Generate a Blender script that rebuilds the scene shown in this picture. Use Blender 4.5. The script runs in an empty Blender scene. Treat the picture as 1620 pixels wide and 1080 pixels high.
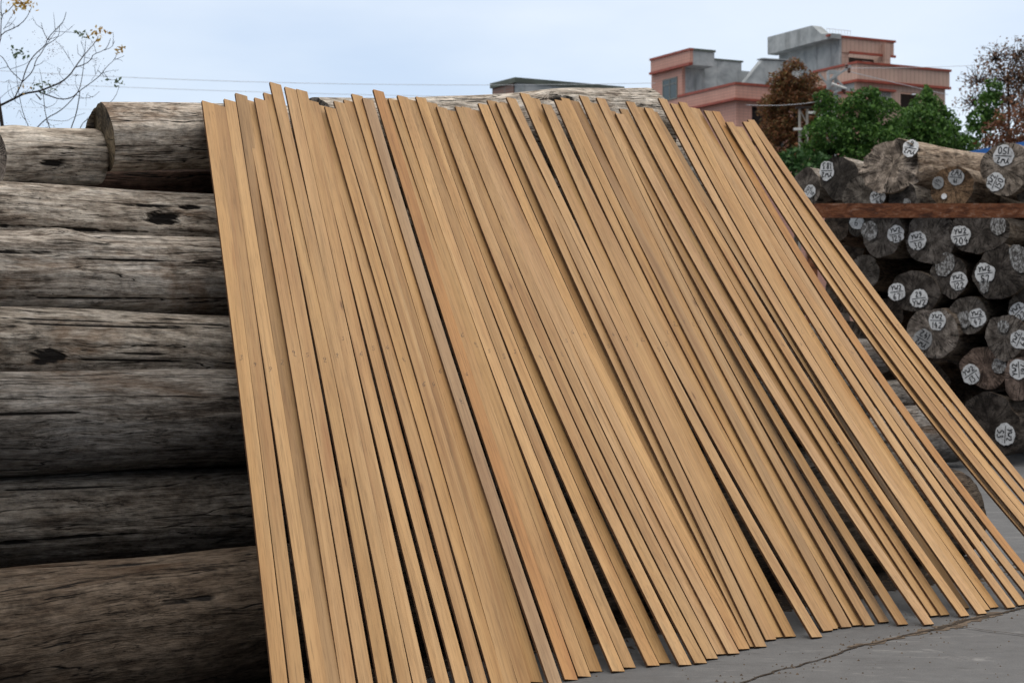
import bpy, bmesh, math, random
import numpy as np
from mathutils import Vector, Matrix, noise

# ------------------------------------------------------------------ scene, camera, sky, sun
scene = bpy.context.scene
COL = scene.collection
F = 2750.0                       # focal length in photo pixels (1620 wide)
EYE = 1.5
cam_d = bpy.data.cameras.new('camera')
cam = bpy.data.objects.new('camera', cam_d)
COL.objects.link(cam)
cam.location = (0, 0, EYE)
cam.rotation_euler = (math.pi / 2, 0, 0)
cam_d.sensor_width = 36.0
cam_d.lens = F / 1620 * 36
cam_d.clip_start = 0.1
cam_d.clip_end = 3000
cam_d.dof.use_dof = True
cam_d.dof.focus_distance = 8.6
cam_d.dof.aperture_fstop = 6.3
scene.camera = cam
scene.view_settings.view_transform = 'Standard'
scene.view_settings.look = 'None'
scene.view_settings.exposure = 0.0
scene.view_settings.gamma = 1.0
scene.render.film_transparent = False
scene.cycles.max_bounces = 6
scene.cycles.transparent_max_bounces = 6

SUN_EL, SUN_AZ = math.radians(70), math.radians(215)     # azimuth clockwise from +Y
world = bpy.data.worlds.new('World')
scene.world = world
world.use_nodes = True
nt = world.node_tree
nt.nodes.clear()
def wn(t, **k):
    n = nt.nodes.new(t)
    for a, b in k.items():
        setattr(n, a, b)
    return n
w_out = wn('ShaderNodeOutputWorld')
w_add = wn('ShaderNodeAddShader')
w_bg1 = wn('ShaderNodeBackground')
w_bg2 = wn('ShaderNodeBackground')
w_sky = wn('ShaderNodeTexSky')
w_sky.sky_type = 'NISHITA'
w_sky.sun_disc = False
w_sky.sun_elevation = SUN_EL
w_sky.sun_rotation = SUN_AZ
w_bg1.inputs['Strength'].default_value = 0.05
nt.links.new(w_sky.outputs[0], w_bg1.inputs[0])
w_tc = wn('ShaderNodeTexCoord')
w_map = wn('ShaderNodeMapping')
w_map.inputs['Scale'].default_value = (2.2, 2.2, 7.0)
w_map.inputs['Location'].default_value = (3.1, 1.7, 0.4)
w_noi = wn('ShaderNodeTexNoise')
w_noi.inputs['Scale'].default_value = 1.3
w_noi.inputs['Detail'].default_value = 5
w_noi.inputs['Roughness'].default_value = 0.5
w_rmp = wn('ShaderNodeValToRGB')
w_rmp.color_ramp.elements[0].position = 0.36
w_rmp.color_ramp.elements[0].color = (0.52, 0.605, 0.75, 1)
w_rmp.color_ramp.elements[1].position = 0.62
w_rmp.color_ramp.elements[1].color = (0.72, 0.765, 0.83, 1)
w_sep = wn('ShaderNodeSeparateXYZ')
w_mr = wn('ShaderNodeMapRange')
w_mr.inputs['From Min'].default_value = 0.22
w_mr.inputs['From Max'].default_value = 0.9
w_mr.inputs['To Min'].default_value = 0.92
w_mr.inputs['To Max'].default_value = 2.45
nt.links.new(w_tc.outputs['Generated'], w_map.inputs[0])
nt.links.new(w_map.outputs[0], w_noi.inputs['Vector'])
nt.links.new(w_noi.outputs['Fac'], w_rmp.inputs[0])
nt.links.new(w_tc.outputs['Generated'], w_sep.inputs[0])
nt.links.new(w_sep.outputs['Z'], w_mr.inputs['Value'])
w_mix = wn('ShaderNodeMix', data_type='RGBA')
w_wf = wn('ShaderNodeMapRange')
w_wf.inputs['From Min'].default_value = 0.20
w_wf.inputs['From Max'].default_value = 0.50
nt.links.new(w_sep.outputs['Z'], w_wf.inputs['Value'])
nt.links.new(w_wf.outputs[0], w_mix.inputs[0])
nt.links.new(w_rmp.outputs[0], w_mix.inputs[6])
w_mix.inputs[7].default_value = (0.80, 0.76, 0.69, 1)
nt.links.new(w_mix.outputs[2], w_bg2.inputs[0])
# added dimming of the unseen low sky behind the viewer, cuts front light
w_by = wn('ShaderNodeMath', operation='MULTIPLY_ADD')
nt.links.new(w_sep.outputs['Y'], w_by.inputs[0]); w_by.inputs[1].default_value = 0.9
nt.links.new(w_sep.outputs['Z'], w_by.inputs[2])
w_bk = wn('ShaderNodeMapRange')
w_bk.inputs['From Min'].default_value = -0.35
w_bk.inputs['From Max'].default_value = 0.55
w_bk.inputs['To Min'].default_value = 0.12
w_bk.inputs['To Max'].default_value = 1.0
nt.links.new(w_by.outputs[0], w_bk.inputs['Value'])
w_st = wn('ShaderNodeMath', operation='MULTIPLY')
nt.links.new(w_mr.outputs[0], w_st.inputs[0]); nt.links.new(w_bk.outputs[0], w_st.inputs[1])
nt.links.new(w_st.outputs[0], w_bg2.inputs['Strength'])
nt.links.new(w_bg1.outputs[0], w_add.inputs[0])
nt.links.new(w_bg2.outputs[0], w_add.inputs[1])
nt.links.new(w_add.outputs[0], w_out.inputs[0])

sun_d = bpy.data.lights.new('sun', 'SUN')
sun_d.energy = 0.8
sun_d.angle = math.radians(20)
sun_d.color = (1.0, 0.96, 0.9)
sun = bpy.data.objects.new('sun', sun_d)
COL.objects.link(sun)
sd = Vector((math.sin(SUN_AZ) * math.cos(SUN_EL), math.cos(SUN_AZ) * math.cos(SUN_EL), math.sin(SUN_EL)))
sun.rotation_euler = sd.to_track_quat('Z', 'Y').to_euler()
sun.location = (0, -5, 20)

# ------------------------------------------------------------------ helpers
R = random.Random(7)

def ray(u, v):
    return Vector(((u - 810) / F, 1.0, (540 - v) / F))

def at(u, v, Y):
    r = ray(u, v)
    return Vector((0, 0, EYE)) + r * Y

def proj(p):
    return 810 + F * p[0] / p[1], 540 - F * (p[2] - EYE) / p[1]

def link(o, parent=None):
    COL.objects.link(o)
    if parent is not None:
        o.parent = parent
        o.matrix_parent_inverse = Matrix.Identity(4)
    return o

def tag(o, label=None, cat=None, group=None, kind=None):
    if label: o['label'] = label
    if cat: o['category'] = cat
    if group: o['group'] = group
    if kind: o['kind'] = kind
    return o

def mesh_obj(name, verts, faces, mat=None, parent=None, smooth=False, loc=None, rot=None):
    me = bpy.data.meshes.new(name)
    me.from_pydata([tuple(v) for v in verts], [], faces)
    if mat is not None:
        for m in (mat if isinstance(mat, (list, tuple)) else [mat]):
            me.materials.append(m)
    if smooth:
        me.polygons.foreach_set('use_smooth', [True] * len(me.polygons))
    me.update()
    o = bpy.data.objects.new(name, me)
    link(o, parent)
    if loc is not None: o.location = loc
    if rot is not None: o.rotation_euler = rot
    return o

def empty(name, loc, rotz=0):
    o = bpy.data.objects.new(name, None)
    o.empty_display_size = 0.2
    link(o)
    o.location = loc
    o.rotation_euler = (0, 0, rotz)
    return o

class MB:
    """collects simple solids into one mesh"""
    def __init__(self): self.v, self.f, self.mi = [], [], []
    def add(self, vs, fs, m=0):
        b = len(self.v)
        self.v += [tuple(x) for x in vs]
        self.f += [tuple(i + b for i in q) for q in fs]
        self.mi += [m] * len(fs)
    def box(self, x0, x1, y0, y1, z0, z1, m=0):
        vs = [(x0, y0, z0), (x1, y0, z0), (x1, y1, z0), (x0, y1, z0), (x0, y0, z1), (x1, y0, z1), (x1, y1, z1), (x0, y1, z1)]
        self.add(vs, [(0, 3, 2, 1), (4, 5, 6, 7), (0, 1, 5, 4), (1, 2, 6, 5), (2, 3, 7, 6), (3, 0, 4, 7)], m)
    def prism(self, pts, d, m=0):
        """pts: planar polygon (3d), extruded by vector d"""
        n = len(pts); d = Vector(d)
        vs = [Vector(p) for p in pts] + [Vector(p) + d for p in pts]
        fs = [tuple(range(n)), tuple(range(2 * n - 1, n - 1, -1))] + [(i, i + n, (i + 1) % n + n, (i + 1) % n) for i in range(n)]
        self.add(vs, fs, m)
    def tube(self, pts, radii, seg=6, m=0):
        pts = [Vector(p) for p in pts]
        rings = []
        n = len(pts)
        b = len(self.v)
        up = None
        for i, p in enumerate(pts):
            t = (pts[min(i + 1, n - 1)] - pts[max(i - 1, 0)])
            if t.length < 1e-9: t = Vector((0, 0, 1))
            t.normalize()
            if up is None:
                up = t.orthogonal().normalized()
            up = (up - t * up.dot(t))
            if up.length < 1e-6: up = t.orthogonal()
            up.normalize()
            s = t.cross(up)
            r = radii[i] if isinstance(radii, (list, tuple)) else radii
            for k in range(seg):
                a = 2 * math.pi * k / seg
                self.v.append(tuple(p + (up * math.cos(a) + s * math.sin(a)) * r))
        for i in range(n - 1):
            for k in range(seg):
                k2 = (k + 1) % seg
                self.f.append((b + i * seg + k, b + i * seg + k2, b + (i + 1) * seg + k2, b + (i + 1) * seg + k)); self.mi.append(m)
        self.f.append(tuple(b + k for k in reversed(range(seg)))); self.mi.append(m)
        self.f.append(tuple(b + (n - 1) * seg + k for k in range(seg))); self.mi.append(m)
    def build(self, name, mat, parent=None, smooth=False, loc=None, rot=None):
        o = mesh_obj(name, self.v, self.f, mat, parent, smooth, loc, rot)
        if any(self.mi):
            o.data.polygons.foreach_set('material_index', self.mi)
        return o

# ------------------------------------------------------------------ material helpers
def new_mat(name, rough=0.8, spec=0.3):
    m = bpy.data.materials.new(name)
    m.use_nodes = True
    t = m.node_tree
    bs = t.nodes['Principled BSDF']
    bs.inputs['Roughness'].default_value = rough
    bs.inputs['Specular IOR Level'].default_value = spec
    return m, t, bs
def nd(t, ty, **k):
    n = t.nodes.new(ty)
    for a, b in k.items():
        if a in n.inputs: n.inputs[a].default_value = b
        else: setattr(n, a, b)
    return n
def ramp(t, stops, src):
    n = t.nodes.new('ShaderNodeValToRGB')
    cr = n.color_ramp
    while len(cr.elements) < len(stops): cr.elements.new(0.5)
    for e, (p, c) in zip(cr.elements, stops):
        e.position = p
        e.color = (c[0], c[1], c[2], 1) if not isinstance(c, (int, float)) else (c, c, c, 1)
    t.links.new(src, n.inputs[0])
    return n.outputs[0]
def noise_n(t, vec, scale, detail=4, rough=0.55, dist=0.0):
    n = t.nodes.new('ShaderNodeTexNoise')
    n.inputs['Scale'].default_value = scale
    n.inputs['Detail'].default_value = detail
    n.inputs['Roughness'].default_value = rough
    n.inputs['Distortion'].default_value = dist
    if vec is not None: t.links.new(vec, n.inputs['Vector'])
    return n.outputs['Fac']
def mapping(t, vec, scale=(1, 1, 1), loc=None):
    n = t.nodes.new('ShaderNodeMapping')
    n.inputs['Scale'].default_value = scale
    t.links.new(vec, n.inputs['Vector'])
    if loc is not None:
        if isinstance(loc, tuple): n.inputs['Location'].default_value = loc
        else: t.links.new(loc, n.inputs['Location'])
    return n.outputs[0]
def mix(t, fac, a, b, mode='MIX'):
    n = t.nodes.new('ShaderNodeMix')
    n.data_type = 'RGBA'; n.blend_type = mode
    for s, i in ((fac, 0), (a, 6), (b, 7)):
        if isinstance(s, (int, float)): n.inputs[i].default_value = s
        elif isinstance(s, tuple): n.inputs[i].default_value = (s[0], s[1], s[2], 1)
        else: t.links.new(s, n.inputs[i])
    return n.outputs[2]
def math_n(t, op, a, b=None, c=None):
    n = t.nodes.new('ShaderNodeMath'); n.operation = op
    for i, s in enumerate((a, b, c)):
        if s is None: continue
        if isinstance(s, (int, float)): n.inputs[i].default_value = s
        else: t.links.new(s, n.inputs[i])
    return n.outputs[0]
def bump(t, bs, h, strength=0.3, dist=0.01, prev=None):
    n = t.nodes.new('ShaderNodeBump')
    n.inputs['Strength'].default_value = strength
    n.inputs['Distance'].default_value = dist
    t.links.new(h, n.inputs['Height'])
    if prev is not None: t.links.new(prev, n.inputs['Normal'])
    t.links.new(n.outputs[0], bs.inputs['Normal'])
    return n.outputs[0]
def obj_coord(t, rnd=True):
    tc = t.nodes.new('ShaderNodeTexCoord')
    if not rnd: return tc.outputs['Object'], None
    oi = t.nodes.new('ShaderNodeObjectInfo')
    va = t.nodes.new('ShaderNodeVectorMath'); va.operation = 'SCALE'
    cx = t.nodes.new('ShaderNodeCombineXYZ')
    for i, k in enumerate((37.0, 91.0, 53.0)):
        t.links.new(math_n(t, 'MULTIPLY', oi.outputs['Random'], k), cx.inputs[i])
    ad = t.nodes.new('ShaderNodeVectorMath'); ad.operation = 'ADD'
    t.links.new(tc.outputs['Object'], ad.inputs[0]); t.links.new(cx.outputs[0], ad.inputs[1])
    return ad.outputs[0], oi

def simple(name, col, rough=0.8, var=0.12, scale=8.0, spec=0.3, bmp=0.0):
    m, t, bs = new_mat(name, rough, spec)
    v, oi = obj_coord(t)
    n = noise_n(t, v, scale, 5, 0.6)
    lo = tuple(c * (1 - var) for c in col); hi = tuple(min(1, c * (1 + var)) for c in col)
    t.links.new(ramp(t, [(0.3, lo), (0.7, hi)], n), bs.inputs['Base Color'])
    if bmp: bump(t, bs, n, bmp, 0.01)
    return m

# teak plank -------------------------------------------------------
def mat_teak():
    m, t, bs = new_mat('teak_planed', 0.55, 0.25)
    v, oi = obj_coord(t)
    grain = noise_n(t, mapping(t, v, (42, 0.9, 42)), 1.6, 6, 0.62, 0.25)
    band = noise_n(t, mapping(t, v, (13, 0.22, 13)), 1.3, 3, 0.5, 0.4)
    pore = noise_n(t, mapping(t, v, (260, 7, 260)), 1.0, 2, 0.6)
    blot = noise_n(t, mapping(t, v, (3, 0.8, 3)), 1.2, 3, 0.6)
    base = ramp(t, [(0.22, (0.335, 0.182, 0.078)), (0.42, (0.435, 0.255, 0.112)), (0.60, (0.485, 0.293, 0.135)), (0.85, (0.54, 0.345, 0.170))], band)
    g = ramp(t, [(0.30, 0.74), (0.52, 1.0), (0.75, 1.08)], grain)
    c = mix(t, 1.0, base, g, 'MULTIPLY')
    c = mix(t, 1.0, c, ramp(t, [(0.32, 0.72), (0.46, 1.0)], pore), 'MULTIPLY')
    c = mix(t, 1.0, c, ramp(t, [(0.28, (0.86, 0.80, 0.76)), (0.55, (1, 1, 1)), (0.8, (1.05, 1.04, 1.0))], blot), 'MULTIPLY')
    # rare red brown heart stains
    st = noise_n(t, mapping(t, v, (7, 0.55, 7)), 1.0, 4, 0.6, 0.6)
    c = mix(t, ramp(t, [(0.64, 0.0), (0.76, 0.6)], st), c, (0.26, 0.105, 0.04))
    # dark mineral lines along the grain
    ln = noise_n(t, mapping(t, v, (26, 0.16, 26)), 1.0, 2, 0.5, 0.3)
    d = math_n(t, 'ABSOLUTE', math_n(t, 'SUBTRACT', ln, 0.62))
    c = mix(t, ramp(t, [(0.0, 0.38), (0.009, 0.0)], d), c, (0.16, 0.085, 0.04))
    vo = t.nodes.new('ShaderNodeTexVoronoi'); vo.inputs['Scale'].default_value = 1.0
    t.links.new(mapping(t, v, (11, 2.6, 11)), vo.inputs['Vector'])
    sc = t.nodes.new('ShaderNodeSeparateColor'); t.links.new(vo.outputs['Color'], sc.inputs[0])
    kn = math_n(t, 'MULTIPLY', ramp(t, [(0.03, 1.0), (0.11, 0.0)], vo.outputs['Distance']), math_n(t, 'GREATER_THAN', sc.outputs[0], 0.80))
    kn2 = math_n(t, 'MULTIPLY', ramp(t, [(0.05, 0.35), (0.34, 0.0)], vo.outputs['Distance']), math_n(t, 'GREATER_THAN', sc.outputs[0], 0.80))
    c = mix(t, kn2, c, (0.30, 0.15, 0.06))
    c = mix(t, math_n(t, 'MULTIPLY', kn, 0.75), c, (0.10, 0.045, 0.02))
    c = mix(t, 1.0, c, oi.outputs['Color'], 'MULTIPLY')
    t.links.new(c, bs.inputs['Base Color'])
    bump(t, bs, grain, 0.05, 0.002)
    return m
M_TEAK = mat_teak()
M_SAWN_SHADE = simple('sawn_edge_shade', (.085, .045, .024), .85, .35, 30, .1)  # sawn edges coloured dark to paint in shadow lines between planks
M_PENCIL = simple('pencil_graphite', (0.05, 0.045, 0.045), 0.6, 0.1)

# weathered log ----------------------------------------------------
def mat_log():
    m, t, bs = new_mat('weathered_log_side', 0.9, 0.12)
    v, oi = obj_coord(t)
    warp = noise_n(t, mapping(t, v, (1.1, 2.5, 2.5)), 1.0, 3, 0.5)
    wv = t.nodes.new('ShaderNodeVectorMath'); wv.operation = 'MULTIPLY_ADD'
    cx = t.nodes.new('ShaderNodeCombineXYZ')
    for i in (1, 2): t.links.new(warp, cx.inputs[i])
    t.links.new(cx.outputs[0], wv.inputs[0]); wv.inputs[1].default_value = (0, 0.10, 0.10); t.links.new(v, wv.inputs[2])
    vw = wv.outputs[0]
    fib = noise_n(t, mapping(t, vw, (4.0, 38, 38)), 1.0, 8, 0.72, 0.15)
    fib2 = noise_n(t, mapping(t, vw, (11, 80, 80)), 1.0, 5, 0.7)
    blot = noise_n(t, mapping(t, vw, (2.6, 6.5, 6.5)), 1.0, 7, 0.7, 0.4)
    crk = noise_n(t, mapping(t, vw, (0.42, 10, 10)), 1.0, 4, 0.6, 0.12)
    crk2 = noise_n(t, mapping(t, vw, (1.7, 26, 26)), 1.0, 4, 0.65, 0.2)
    shp = noise_n(t, mapping(t, v, (1.6, 4.0, 4.0)), 1.0, 2, 0.5)
    f = math_n(t, 'ADD', math_n(t, 'MULTIPLY', fib, 0.55), math_n(t, 'MULTIPLY', blot, 0.55))
    col = ramp(t, [(0.38, (0.035, 0.027, 0.021)), (0.46, (0.12, 0.098, 0.080)), (0.54, (0.26, 0.230, 0.198)), (0.64, (0.38, 0.350, 0.315)), (0.76, (0.48, 0.455, 0.425))], f)
    col = mix(t, 1.0, col, ramp(t, [(0.34, 0.45), (0.5, 1.0), (0.68, 1.22)], fib2), 'MULTIPLY')
    mot = noise_n(t, mapping(t, v, (16, 22, 22)), 1.0, 5, 0.7)
    col = mix(t, 1.0, col, ramp(t, [(0.34, 0.62), (0.5, 1.0), (0.68, 1.25)], mot), 'MULTIPLY')
    stain = noise_n(t, mapping(t, v, (1.0, 3.4, 3.4), (7.3, 2.2, 9.1)), 1.0, 5, 0.7, 0.5)
    col = mix(t, ramp(t, [(0.56, 0.0), (0.70, 0.6)], stain), col, (0.13, 0.072, 0.036))
    col = mix(t, ramp(t, [(0.62, 0.0), (0.72, 0.85)], noise_n(t, mapping(t, v, (1.4, 5.2, 5.2), (1.3, 8.2, 4.1)), 1.0, 6, 0.72, 0.7)), col, (0.028, 0.024, 0.021))
    # cracks along the log
    d1 = math_n(t, 'ABSOLUTE', math_n(t, 'SUBTRACT', crk, 0.5))
    d2 = math_n(t, 'ABSOLUTE', math_n(t, 'SUBTRACT', crk2, 0.47))
    k1 = math_n(t, 'MULTIPLY', ramp(t, [(0.0, 1.0), (0.003, 1.0), (0.009, 0.0)], d1), ramp(t, [(0.42, 0.0), (0.5, 1.0)], shp))
    k2 = math_n(t, 'MULTIPLY', ramp(t, [(0.0, 0.9), (0.003, 0.9), (0.008, 0.0)], d2), ramp(t, [(0.50, 0.0), (0.60, 1.0)], math_n(t, 'SUBTRACT', 1.0, shp)))
    k = math_n(t, 'MAXIMUM', k1, k2)
    rot = t.nodes.new('ShaderNodeAttribute'); rot.attribute_name = 'rot'
    k = math_n(t, 'MAXIMUM', k, ramp(t, [(0.35, 0.0), (0.62, 1.0)], math_n(t, 'ADD', math_n(t, 'MULTIPLY', rot.outputs['Fac'], 0.8), math_n(t, 'MULTIPLY', math_n(t, 'SUBTRACT', fib, 0.5), 0.5))))
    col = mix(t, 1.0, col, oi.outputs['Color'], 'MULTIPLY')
    col = mix(t, k, col, (0.012, 0.010, 0.009))
    t.links.new(col, bs.inputs['Base Color'])
    h = math_n(t, 'SUBTRACT', math_n(t, 'ADD', math_n(t, 'MULTIPLY', fib, 0.8), math_n(t, 'MULTIPLY', blot, 0.7)), math_n(t, 'MULTIPLY', k, 1.2))
    h = math_n(t, 'ADD', h, math_n(t, 'MULTIPLY', fib2, 0.25))
    bump(t, bs, h, 0.9, 0.03)
    return m
M_LOG = mat_log()

def mat_end():
    m, t, bs = new_mat('log_cut_end', 0.9, 0.15)
    tc = t.nodes.new('ShaderNodeTexCoord')
    v, oi = obj_coord(t)
    sp = t.nodes.new('ShaderNodeSeparateXYZ'); t.links.new(tc.outputs['Object'], sp.inputs[0])
    rr = math_n(t, 'SQRT', math_n(t, 'ADD', math_n(t, 'POWER', sp.outputs['Y'], 2.0), math_n(t, 'POWER', sp.outputs['Z'], 2.0)))
    wob = noise_n(t, mapping(t, v, (6, 6, 6)), 1.0, 3)
    ring = math_n(t, 'SINE', math_n(t, 'MULTIPLY', math_n(t, 'ADD', rr, math_n(t, 'MULTIPLY', wob, 0.05)), 330.0))
    blot = noise_n(t, mapping(t, v, (7, 7, 7)), 1.0, 7, 0.68, 0.3)
    fine = noise_n(t, mapping(t, v, (60, 60, 60)), 1.0, 4, 0.7)
    col = ramp(t, [(0.30, (0.030, 0.026, 0.023)), (0.46, (0.10, 0.090, 0.082)), (0.58, (0.20, 0.184, 0.170)), (0.74, (0.34, 0.32, 0.30))], blot)
    col = mix(t, 1.0, col, ramp(t, [(0.0, 0.86), (1.0, 1.06)], math_n(t, 'MULTIPLY_ADD', ring, 0.5, 0.5)), 'MULTIPLY')
    col = mix(t, 1.0, col, ramp(t, [(0.3, 0.55), (0.6, 1.2)], fine), 'MULTIPLY')
    # radial checks
    an = math_n(t, 'ARCTAN2', sp.outputs['Z'], sp.outputs['Y'])
    cxx = t.nodes.new('ShaderNodeCombineXYZ')
    t.links.new(math_n(t, 'MULTIPLY', math_n(t, 'SINE', an), 2.2), cxx.inputs[0]); t.links.new(math_n(t, 'MULTIPLY', math_n(t, 'COSINE', an), 2.2), cxx.inputs[1])
    t.links.new(math_n(t, 'MULTIPLY_ADD', oi.outputs['Random'], 60.0, math_n(t, 'MULTIPLY', rr, 1.2)), cxx.inputs[2])
    cr = noise_n(t, cxx.outputs[0], 1.7, 3, 0.6)
    d = math_n(t, 'ABSOLUTE', math_n(t, 'SUBTRACT', cr, 0.5))
    k = ramp(t, [(0.0, 1.0), (0.008, 1.0), (0.024, 0.0)], d)
    col = mix(t, 1.0, col, oi.outputs['Color'], 'MULTIPLY')
    col = mix(t, math_n(t, 'MULTIPLY', k, 0.85), col, (0.012, 0.010, 0.009))
    t.links.new(col, bs.inputs['Base Color'])
    h = math_n(t, 'SUBTRACT', math_n(t, 'ADD', math_n(t, 'MULTIPLY', blot, 0.8), math_n(t, 'MULTIPLY', ring, 0.05)), k)
    bump(t, bs, h, 0.6, 0.015)
    return m
M_END = mat_end()

def mat_paint():
    m, t, bs = new_mat('white_marking_paint', 0.75, 0.2)
    v, oi = obj_coord(t)
    n = noise_n(t, v, 55, 6, 0.72)
    n2 = noise_n(t, v, 14, 4, 0.6)
    c = ramp(t, [(0.34, (0.10, 0.095, 0.09)), (0.42, (0.36, 0.36, 0.36)), (0.52, (0.58, 0.59, 0.60)), (0.7, (0.72, 0.73, 0.74))], math_n(t, 'ADD', math_n(t, 'MULTIPLY', n, 0.6), math_n(t, 'MULTIPLY', n2, 0.45)))
    c = mix(t, 1.0, c, oi.outputs['Color'], 'MULTIPLY')
    t.links.new(c, bs.inputs['Base Color'])
    return m
M_PAINT = mat_paint()
M_INK = simple('black_marker_ink', (0.018, 0.018, 0.02), 0.5, 0.2)
def mat_smear():
    m, t, bs = new_mat('white_paint_smear', 0.8, 0.2)
    v, oi = obj_coord(t)
    n = noise_n(t, mapping(t, v, (40, 40, 22)), 1.0, 7, 0.75)
    c = ramp(t, [(0.44, (0.05, 0.045, 0.042)), (0.52, (0.22, 0.215, 0.21)), (0.66, (0.55, 0.56, 0.57))], n)
    t.links.new(c, bs.inputs['Base Color'])
    return m
M_SMEAR = mat_smear()

def mat_rust():
    m, t, bs = new_mat('rusty_steel', 0.8, 0.3)
    v, oi = obj_coord(t)
    a = noise_n(t, mapping(t, v, (5, 16, 16)), 1.0, 8, 0.75, 0.4)
    b = noise_n(t, mapping(t, v, (22, 40, 40)), 1.0, 4, 0.7)
    c = ramp(t, [(0.34, (0.035, 0.014, 0.008)), (0.47, (0.11, 0.036, 0.015)), (0.55, (0.19, 0.068, 0.028)), (0.66, (0.27, 0.17, 0.12))], a)
    c = mix(t, ramp(t, [(0.60, 0.0), (0.72, 0.55)], b), c, (0.30, 0.25, 0.22))
    t.links.new(c, bs.inputs['Base Color'])
    bump(t, bs, b, 0.4, 0.004)
    return m
M_RUST = mat_rust()

def mat_concrete_ground():
    m, t, bs = new_mat('yard_concrete', 0.8, 0.3)
    v, _ = obj_coord(t, False)
    a = noise_n(t, v, 0.7, 6, 0.62, 0.5)
    b = noise_n(t, v, 9.0, 8, 0.7)
    c3 = noise_n(t, v, 120.0, 3, 0.7)
    st = noise_n(t, mapping(t, v, (1.0, 3.0, 1.0)), 2.3, 7, 0.72, 1.2)
    c = ramp(t, [(0.3, (0.064, 0.064, 0.066)), (0.5, (0.092, 0.092, 0.094)), (0.72, (0.130, 0.130, 0.131))], math_n(t, 'ADD', math_n(t, 'MULTIPLY', a, 0.55), math_n(t, 'MULTIPLY', b, 0.45)))
    c = mix(t, 1.0, c, ramp(t, [(0.25, 0.72), (0.5, 1.0), (0.75, 1.25)], c3), 'MULTIPLY')
    c = mix(t, ramp(t, [(0.57, 0.0), (0.70, 0.5)], st), c, (0.26, 0.255, 0.25))
    c = mix(t, ramp(t, [(0.30, 0.65), (0.43, 0.0)], st), c, (0.038, 0.036, 0.035))
    t.links.new(c, bs.inputs['Base Color'])
    rg = ramp(t, [(0.3, 0.62), (0.7, 0.9)], a)
    t.links.new(rg, bs.inputs['Roughness'])
    bump(t, bs, math_n(t, 'ADD', math_n(t, 'MULTIPLY', b, 0.5), math_n(t, 'MULTIPLY', c3, 0.3)), 0.35, 0.01)
    return m
M_GROUND = mat_concrete_ground()
M_DIRT = simple('joint_dirt', (0.040, 0.031, 0.024), 0.95, 0.5, 40, 0.1, 0.6)
M_DIRT2 = simple('joint_sand', (0.115, 0.088, 0.066), 0.95, 0.45, 30, 0.1, 0.6)

# ------------------------------------------------------------------ ground
ground = mesh_obj('ground', [(-400, -60, 0), (400, -60, 0), (400, 700, 0), (-400, 700, 0)], [(0, 1, 2, 3)], M_GROUND)
tag(ground, kind='structure')

def gpt(u, v):
    Y = F * EYE / (v - 540)
    return Vector(((u - 810) / F * Y, Y, 0))

def crack(name, px, widths, z, mat, seed, step=0.035):
    rr = random.Random(seed)
    pts = [gpt(*p) for p in px]
    L, Rr = [], []
    out = []
    for i in range(len(pts) - 1):
        n = max(2, int((pts[i + 1] - pts[i]).length / step))
        for k in range(n):
            s = k / n
            out.append((pts[i].lerp(pts[i + 1], s), widths[i] * (1 - s) + widths[i + 1] * s))
    out.append((pts[-1], widths[-1]))
    vs = []
    for i, (p, w) in enumerate(out):
        t = (out[min(i + 1, len(out) - 1)][0] - out[max(i - 1, 0)][0]).normalized()
        s = Vector((-t.y, t.x, 0))
        j = s * (noise.noise((i * 0.23, seed, 0)) * 0.03 + rr.uniform(-1, 1) * w * 0.3)
        a, b = w * rr.uniform(0.35, 1.1), w * rr.uniform(0.35, 1.1)
        vs += [p + j + s * a + Vector((0, 0, z)), p + j - s * b + Vector((0, 0, z))]
    fs = [(2 * i, 2 * i + 1, 2 * i + 3, 2 * i + 2) for i in range(len(out) - 1)]
    return tag(mesh_obj(name, vs, fs, mat), kind='structure')
main_px = [(1120, 1104), (1180, 1078), (1245, 1057), (1310, 1040), (1355, 1023), (1400, 1013), (1440, 1004), (1490, 993), (1530, 981), (1575, 972), (1640, 956), (1760, 925)]
crack('ground_crack', main_px, [0.008, 0.009, 0.008, 0.008, 0.014, 0.010, 0.013, 0.024, 0.017, 0.02, 0.02, 0.02], 0.004, M_DIRT, 3)
crack('ground_joint', [(1500, 990), (1560, 998), (1640, 1009), (1760, 1028)], [0.006, 0.007, 0.007, 0.007], 0.008, M_DIRT, 4)
crack('ground_dirt_band', [(1340, 1024), (1375, 1019), (1440, 1004), (1490, 994), (1530, 982), (1590, 969)], [0.004, 0.045, 0.02, 0.07, 0.05, 0.05], 0.0025, M_DIRT2, 5)
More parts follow.
